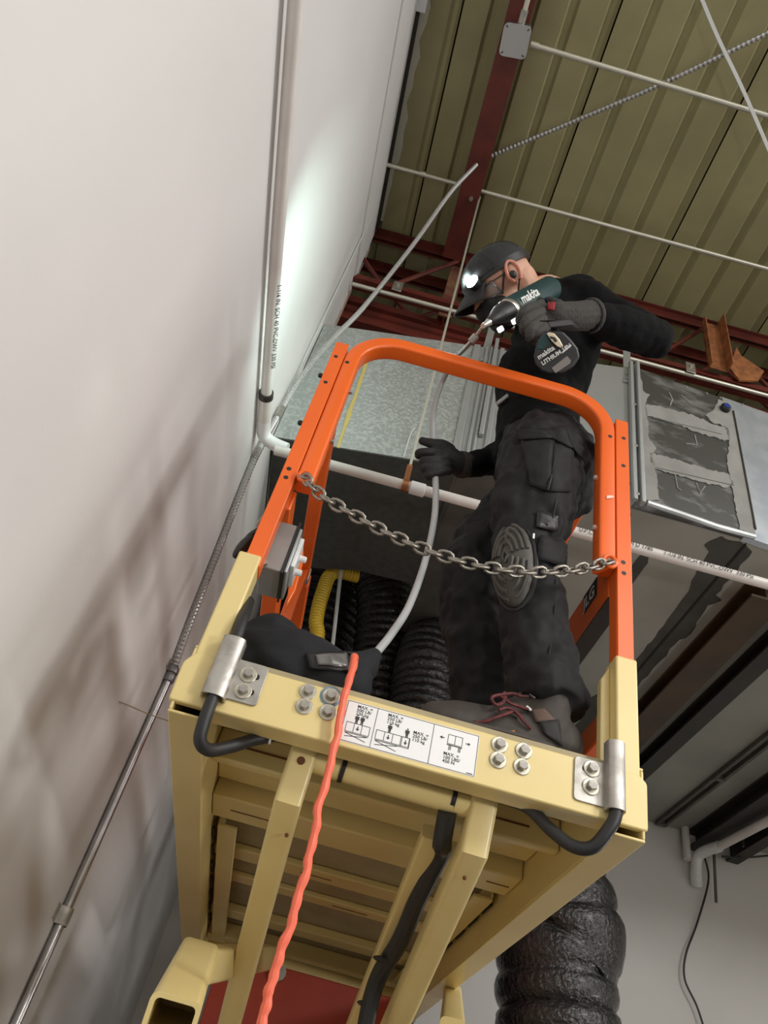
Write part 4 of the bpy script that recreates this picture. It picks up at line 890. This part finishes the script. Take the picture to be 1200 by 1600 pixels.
patch(bvL, [q4(870, 770), q4(990, 750), q4(1020, 930), q4(900, 850)], 5, 5, .004, .003, 'heel_counter', M['sole'], bL)
patch(bvL, [q4(615, 824), q4(700, 826), q4(704, 842), q4(620, 838)], 4, 1, .004, .0015, 'orange_tab', mat('orange_tab', (.65, .28, .02), .5), bL)
def lace(pts, r=.0032):
    P = [hit(bvL, *q4(*p), o_) for p, o_ in pts]; P = [p for p in P if p]
    if len(P) > 2: MB().tube(smooth_path(P, 5), r, 6).build('lace', M['lace'], bL)
lace([((800, 605), .006), ((740, 615), .010), ((690, 618), .014), ((650, 600), .018), ((610, 590), .020), ((575, 620), .020), ((545, 660), .018), ((560, 690), .016), ((600, 685), .014), ((640, 650), .014), ((650, 620), .016)])
lace([((800, 690), .006), ((750, 680), .010), ((700, 690), .012), ((660, 680), .014), ((610, 640), .018), ((600, 610), .02)])
lace([((810, 820), .005), ((760, 780), .008), ((720, 740), .010), ((680, 715), .012), ((630, 705), .012), ((590, 715), .012)])
lace([((735, 740), .006), ((690, 720), .009), ((640, 730), .010), ((580, 745), .010), ((520, 765), .008), ((470, 770), .006), ((430, 765), .005)])
for p in ((830, 598), (800, 685)):
    e_ = hit(bvL, *q4(*p), .005)
    if e_: MB().box(e_, (.012, .006, .006), Matrix.Rotation(.5, 3, 'Y')).build('eyelet', M['zinc'], bL, bevel=.001)
# sweater
s = MB()
limb(s, [pel+V3((-.028, 0, .06)), waist+V3((-.005, 0, -.02)), (waist+chest)/2, chest, nk0+V3((.012, .01, -.06))], [.112, .118, .125, .135, .100])
s.ball(chest+V3((0, .02, .0)), (.135, .175, .16), Matrix.Rotation(-.3, 3, 'Z'), 20, 14); s.ball(waist+V3((-.022, 0, .02)), (.125, .15, .12), Matrix.Rotation(-.3, 3, 'Z'), 20, 14)
limb(s, [chest+V3((.03, -.02, .08)), shL, (shL+elL)/2, elL], [.10, .084, .066, .056]); limb(s, [elL, (elL+wrL)/2, wrL], [.056, .056, .044])
limb(s, [chest+V3((.0, .08, .08)), shR, elR, wrR], [.10, .078, .058, .036])
limb(s, [nk0+V3((.03, .015, -.05)), nk0+V3((-.002, 0, -.004))], [.085, .062])
swt, bs = blob(s, 'sweater', M['shirt'], PE_, .0075, 6, .5, [(.05, .014), (.018, .004)])
# belt hem details
for quad, nm, mm_ in (([q5(170, 215), q5(310, 95), q5(318, 140), q5(190, 280)], 'belt_pouch', M['toolblack']), ([q5(155, 212), q5(180, 200), q5(178, 275), q5(152, 280)], 'white_tab', M['white']), ([q5(215, 165), q5(305, 95), q5(312, 120), q5(225, 190)], 'buckle', M['boxgrey'])):
    o_ = patch(bs if hit(bs, *quad[0]) else bt, quad, 4, 4, .010 if nm != 'belt_pouch' else .006, .004, nm, mm_, trs)
# ------------------------------------------------------------------ cap, mask, glasses, headlamp
c = MB(); N_ = 26; Rn = []
for i in range(12):
    a = math.radians(-6+94*i/11); ca, sa = math.cos(a), math.sin(a)
    Rn.append([hp(-.010+.1115*ca*math.cos(2*math.pi*k/N_), .0895*ca*math.sin(2*math.pi*k/N_), .038+.083*sa - .014*math.cos(2*math.pi*k/N_)*(1-sa)*-1) for k in range(N_)])
cp_ = c.rings(Rn).build('cap', M['cap'], PE_)
bb = [[hp(-.010+.1135*math.cos(2*math.pi*k/N_), .0915*math.sin(2*math.pi*k/N_), z_ + .014*math.cos(2*math.pi*k/N_)) for k in range(N_)] for z_ in (.026, .048)]
MB().rings(bb).build('cap_band', M['toolblack'], cp_)
bq, bq2 = [], []
for i in range(7):                                               # curved brim
    t_ = i/6; row, row2 = [], []
    for k in range(15):
        a = math.radians(-50+100*k/14); rx = .100+.078*t_*math.cos(a)**.5; l_ = .088*math.sin(a)*(1+.02*t_)
        p = hp(-.010+rx*math.cos(a)*1.02, l_, .050-.026*(l_/.088)**2-.034*t_-.010*t_*(l_/.088)**2); row.append(p); row2.append(p-Ud*.004)
    bq.append(row); bq2.append(row2)
bm_ = MB(); w_ = 15
bm_.add([p for r in bq for p in r], [(j*w_+i, j*w_+i+1, (j+1)*w_+i+1, (j+1)*w_+i) for j in range(6) for i in range(14)])
br_ = bm_.build('brim', M['cap'], cp_, angle=70); so_ = br_.modifiers.new('t', 'SOLIDIFY'); so_.thickness = .004
MB().tube(bq[-1], .0028, 6).build('brim_edge', M['toolblack'], br_)
MB().ball(hp(-.010, 0, .121), (.006, .006, .003), HM, 10, 6).build('cap_button', M['cap'], cp_)
for k in range(6):
    a0 = 2*math.pi*k/6+.3; MB().tube([hp(-.010+.1125*math.cos(e)*math.cos(a0), .0905*math.cos(e)*math.sin(a0), .038+.0838*math.sin(e)) for e in [math.radians(10+78*i/6) for i in range(7)]], .0011, 5).build('cap_seam', M['toolblack'], cp_)
mk = MB()
for f_, l_, u_, rr in ((.054, 0, -.052, (.058, .064, .052)), (.056, 0, -.085, (.050, .052, .036)), (.094, 0, -.036, (.028, .028, .030)), (.075, .030, -.030, (.026, .024, .026)), (.075, -.030, -.030, (.026, .024, .026))): mk.ball(hp(f_, l_, u_), rr, HM, 18, 12)
msk, bmk = blob(mk, 'face_mask', M['mask'], PE_, .005, 4)
for pts in ([hp(.040, .062, -.030), hp(.020, .074, -.004), hp(-.004, .083, .022)], [hp(.030, .060, -.085), hp(.004, .074, -.055), hp(-.022, .083, -.026)]): MB().tube(smooth_path(pts, 5), .0026, 6).build('ear_loop', M['mask'], msk)
gs = MB(); ga, gb = [], []
for k in range(13):
    a = math.radians(-75+150*k/12); ga.append(hp(.022+.078*math.cos(a), .072*math.sin(a), .020)); gb.append(hp(.016+.076*math.cos(a), .068*math.sin(a), -.030+.010*math.cos(a)))
gs.add(ga+gb, [(k, k+1, 13+k+1, 13+k) for k in range(12)]); gl_ = gs.build('safety_glasses', M['lens'], PE_, angle=70); so_ = gl_.modifiers.new('t', 'SOLIDIFY'); so_.thickness = .002
for sg in (1, -1): MB().tube([hp(.044, .070*sg, .016), hp(.0, .080*sg, .012), hp(-.030, .082*sg, .008)], .0018, 6).build('temple', M['toolblack'], gl_)
MB().tube(ga, .0016, 6).build('brow_bar', M['toolblack'], gl_)
# headlamp on the brim, giving light to the wall
lpos = atD(739, 441, (hp(.13, .03, .05)-CAM).dot(_fw)-.02)
ldir = V3((-.72, -.52, -.25)).normalized()
hl = MB().lathe([(.016, -.024), (.020, -.018), (.022, .0), (.0215, .004)], lpos, ldir, 16).build('headlamp', M['toolblack'], PE_)
MB().lathe([(.0205, .0035), (.020, .006), (.013, .011), (.0, .012)], lpos, ldir, 18).build('lamp_lens', M['lamp'], hl)
MB().tube(smooth_path([lpos+ldir*-.01, hp(.10, .05, .05), hp(.02, .09, .045)], 4), .003, 6).build('lamp_strap', M['toolblack'], hl)
sl = bpy.data.lights.new('headlamp_beam', 'SPOT'); sl.energy = 34; sl.color = (.74, 1.0, .92); sl.spot_size = math.radians(100); sl.spot_blend = 1.0; sl.shadow_soft_size = .012
so2 = bpy.data.objects.new('headlamp_beam', sl); COL.objects.link(so2); so2.location = lpos+ldir*.02
so2.rotation_euler = (V3((WX, 1.78, 4.0))-so2.location).to_track_quat('-Z', 'Y').to_euler()

# ------------------------------------------------------------------ gloves
gl1 = MB(); YH = 1.045
limb(gl1, [atY(922, 493, 1.062), atY(895, 494, 1.052), atY(868, 493, YH)], [.041, .038, .036])
gl1.ball(atY(858, 493, YH+.004), (.050, .022, .042), Matrix.Rotation(.25, 3, 'Y'), 16, 12)
for ch_ in ([(845, 476, 1.03), (822, 484, 1.015), (812, 500, 1.03), (822, 510, 1.055)], [(845, 487, 1.022), (824, 498, 1.008), (818, 515, 1.022), (830, 522, 1.05)], [(848, 499, 1.022), (831, 511, 1.008), (828, 527, 1.022), (840, 532, 1.05)], [(853, 510, 1.026), (840, 520, 1.014), (840, 533, 1.03), (850, 536, 1.052)]):
    limb(gl1, [atY(*p) for p in ch_], [.0135, .0125, .0115, .0105], 5)
limb(gl1, [atY(872, 478, 1.07), atY(848, 470, 1.105), atY(828, 476, 1.13)], [.018, .014, .012], 5)
gw, bg1 = blob(gl1, 'glove', M['glove'], PE_, .0030, 2); gw['label'] = 'grey knit glove with a red tag, gripping the drill'
patch(bg1, [(857, 472), (868, 474), (866, 486), (855, 484)], 4, 4, .002, .0015, 'red_tag', M['redtag'], gw)
patch(bg1, [(843, 502), (890, 500), (905, 512), (850, 522)], 8, 4, .0015, .002, 'palm_coating', M['glovepalm'], gw)
cuf = [atY(926, 493, 1.063)-atY(895, 494, 1.052)]; ax_ = cuf[0].normalized()
MB().lathe([(.044, -.006), (.046, -.003), (.046, .003), (.044, .006)], atY(924, 493, 1.062), ax_, 20).build('cuff', M['glove'], gw)
gl2 = MB(); YR = 1.40
limb(gl2, [atY(728, 727, 1.418), atY(714, 724, 1.41), atY(700, 716, YR)], [.034, .033, .034]); gl2.ball(atY(694, 715, YR), (.030, .034, .042), Matrix.Rotation(.3, 3, 'Y'), 16, 12)
limb(gl2, [atY(703, 703, 1.39), atY(692, 695, 1.375), atY(675, 693, 1.37), atY(660, 689, 1.37)], [.017, .0145, .0135, .011], 5)
for ch_ in ([(693, 706, 1.40), (676, 706, 1.372), (656, 707, 1.375), (654, 712, 1.40)], [(696, 716, 1.40), (682, 718, 1.370), (662, 720, 1.374), (661, 724, 1.40)], [(698, 726, 1.40), (685, 728, 1.370), (664, 731, 1.374), (664, 735, 1.40)], [(700, 736, 1.40), (689, 737, 1.374), (670, 742, 1.378), (671, 745, 1.40)]):
    limb(gl2, [atY(*p) for p in ch_], [.0125, .0118, .0112, .0105], 5)
gk, bg2 = blob(gl2, 'glove', M['glovepalm'], PE_, .0028, 1); gk['label'] = 'black glove closed around the grey tube'
MB().lathe([(.036, -.010), (.037, -.006), (.037, .008), (.035, .012)], atY(722, 726, 1.415), atY(735, 728, 1.42)-atY(712, 724, 1.41), 20).build('cuff', M['glove'], gk)

# ================================================================== cordless impact driver
DR = thing('cordless_drill', 'teal and black cordless impact driver with a battery, in the worker\'s gloved hand', 'drill', atY(850, 500, 1.07))
tipb, rear = atY(764, 504, 1.075), atY(856, 453, 1.10); ax = (rear-tipb).normalized(); LD = (rear-tipb).length
MB().lathe([(.010, 0), (.013, .004), (.016, .020), (.026, .045), (.030, .060), (.031, .085), (.0315, .088)], tipb, ax, 22).build('hammer_case', M['toolblack'], DR)
MB().lathe([(.0325, .088), (.0335, .090), (.0335, .104), (.0325, .106)], tipb, ax, 22).build('case_ring', M['toolsteel'], DR)
hs_ = MB().lathe([(.033, .106), (.036, .112), (.0365, .15), (.036, LD+.01), (.030, LD+.022), (.0, LD+.024)], tipb, ax, 24).build('motor_housing', M['tool'], DR)
vr = -(ray(820, 470).normalized()); sdv = ax.cross(vr).normalized(); vn = sdv.cross(ax).normalized()
if vn.dot(vr) < 0: vn = -vn
upv = vn.cross(ax).normalized(); upv = upv if upv.dot(_U) > 0 else -upv
xdv = ax if ax.dot(_R) > 0 else -ax
text_mesh('makita', .034, tipb+ax*.118+vn*.0372+upv*.000, xdv, upv, .0003, bold=.0008).build('brand_lettering', M['lettering'], hs_, flat=True)
for k, (a_, b_) in enumerate((((774, 512), (790, 505)), ((796, 500), (812, 492)))):               # bright LED / bumper windows
    p = atY((a_[0]+b_[0])/2, (a_[1]+b_[1])/2+6, 1.045); MB().box(p, (.024, .006, .014), Matrix((ax, vn, upv)).transposed()).build('led_window', mat('led_window%d' % k, (.9, .9, .92), .3, emit=((.85, .9, 1), 1.2)), DR, bevel=.003)
MB().lathe([(.010, 0), (.0085, -.012), (.0065, -.018), (.0065, -.03)], tipb, ax, 14).build('bit_sleeve', M['toolsteel'], DR)
bd = (atY(731, 540, 1.135)-tipb).normalized()
MB().tube([tipb-ax*.025, atY(741, 528, 1.115)], .0042, 6).build('bit', M['zinc'], DR)
ctr = atY(740, 529, 1.117); MB().lathe([(.006, -.012), (.0095, -.010), (.0095, .010), (.006, .012)], ctr, bd, 6).build('bit_nut', M['zinc'], DR)
MB().tube([ctr, atY(730, 541, 1.15), atY(717, 554, 1.215)], [.0055, .006, .006], 10).build('bit_adapter', M['conduit'], DR)
# handle and battery
hA, hB = atY(838, 472, 1.088), atY(866, 530, 1.068)
MB().tube([hA, hA.lerp(hB, .5), hB], [(.024, .020), (.021, .019), (.024, .022)], 16).build('handle', M['toolblack'], DR)
dB = (atY(866, 550, 1.02)-CAM).dot(_fw)
def bat(x, y, o=0.0): return atD(x, y, dB+o)
rb_ = ray(868, 552).normalized()
outl = [(858, 517), (846, 522), (839, 533), (834, 556), (836, 568), (846, 580), (858, 584), (880, 583), (897, 572), (906, 558), (903, 544), (892, 530), (880, 518)]
bt_ = MB().prism([bat(*q) for q in outl], rb_*.062).build('battery', M['toolblack'], DR, bevel=.005, seg=3)
MB().prism([bat(*q, -.001) for q in ((857, 519), (847, 524), (841, 534), (838, 546), (850, 546), (858, 536), (862, 524))], rb_*.008).build('teal_shoulder', M['tool'], bt_, bevel=.002)
MB().prism([bat(*q, -.008) for q in ((854, 521), (858, 519), (866, 521), (874, 530), (880, 541), (876, 544), (870, 541), (861, 532))], rb_*.006).build('belt_clip', M['toolclip'], bt_, bevel=.0015)
MB().prism([bat(*q, -.009) for q in ((859, 525), (867, 527), (871, 533), (867, 535), (864, 530), (860, 529))], rb_*.002).build('clip_slot', M['toolblack'], bt_)
MB().prism([bat(*q, -.0015) for q in ((862, 575), (886, 556), (892, 563), (891, 568), (868, 583))], rb_*.003).build('rating_plate', mat('rating_plate', (.20, .18, .165), .6), bt_)
tx, ty = (bat(866, 546)-bat(843, 561)).normalized(), None; tn = -rb_; tx = (tx-tn*tx.dot(tn)).normalized(); ty = tn.cross(tx)
if ty.dot(_U) < 0: ty = -ty
text_mesh('makita', .0165, bat(842, 562, -.0012), tx, ty, .0002, bold=.0005).build('brand_lettering', M['lettering'], bt_, flat=True)
text_mesh('LITHIUM 18V', .0135, bat(848, 571, -.0012), tx, ty, .0002, bold=.0005).build('battery_lettering', M['lettering'], bt_, flat=True)
MB().prism([bat(*q, -.0012) for q in ((878, 550), (892, 538), (893, 540), (879, 552))], rb_*.001).build('battery_stripe', M['lettering'], bt_)
# grey tube from the drill, through the fist, to the bag
gt = [atY(717, 554, 1.215), atY(704, 570, 1.25), atY(688, 603, 1.30), atY(677, 645, 1.35), atY(676, 690, 1.385), atY(678, 720, 1.388), atY(681, 765, 1.375), atY(678, 815, 1.36), atY(664, 878, 1.34), atY(640, 945, 1.31), atY(612, 990, 1.28), atY(588, 1020, 1.26)]
tag(MB().tube(smooth_path(gt, 8), .0082, 12).build('plastic_tube', M['greytube']), 'grey plastic tube running from the drill through the worker\'s fist to the bag', 'tube')
# navy bag at the left of the platform
BG = thing('tool_bag', 'slumped dark navy cloth bag with a grey vinyl window, on the left of the platform', 'bag', (-.08, 1.27, DK))
bgm = MB()
limb(bgm, [V3((-.150, 1.275, 2.215)), V3((-.085, 1.265, 2.222)), V3((-.02, 1.255, 2.212)), V3((.018, 1.25, 2.208))], [.066, .072, .060, .050])
bgm.ball((-.145, 1.285, 2.265), (.060, .06, .062), Matrix.Rotation(.3, 3, 'Y'), 16, 12); bgm.ball((-.10, 1.27, 2.20), (.085, .075, .05), None, 16, 12)
bgo, bvb = blob(bgm, 'bag_cloth', M['bag'], BG, .006, 8, .5, [(.05, .012)])
patch(bvb, [(478, 1022), (545, 1020), (556, 1052), (484, 1046)], 10, 6, .004, .003, 'window_border', M['toolblack'], bgo)
patch(bvb, [(492, 1026), (538, 1024), (541, 1046), (497, 1041)], 8, 5, .007, .003, 'vinyl_window', M['clear'], bgo)
MB().tube([V3((.020, 1.252, 2.235)), V3((.045, 1.256, 2.262)), atY(588, 1020, 1.26)], [.040, .028, .012], 14).build('bag_neck', M['bag'], BG)
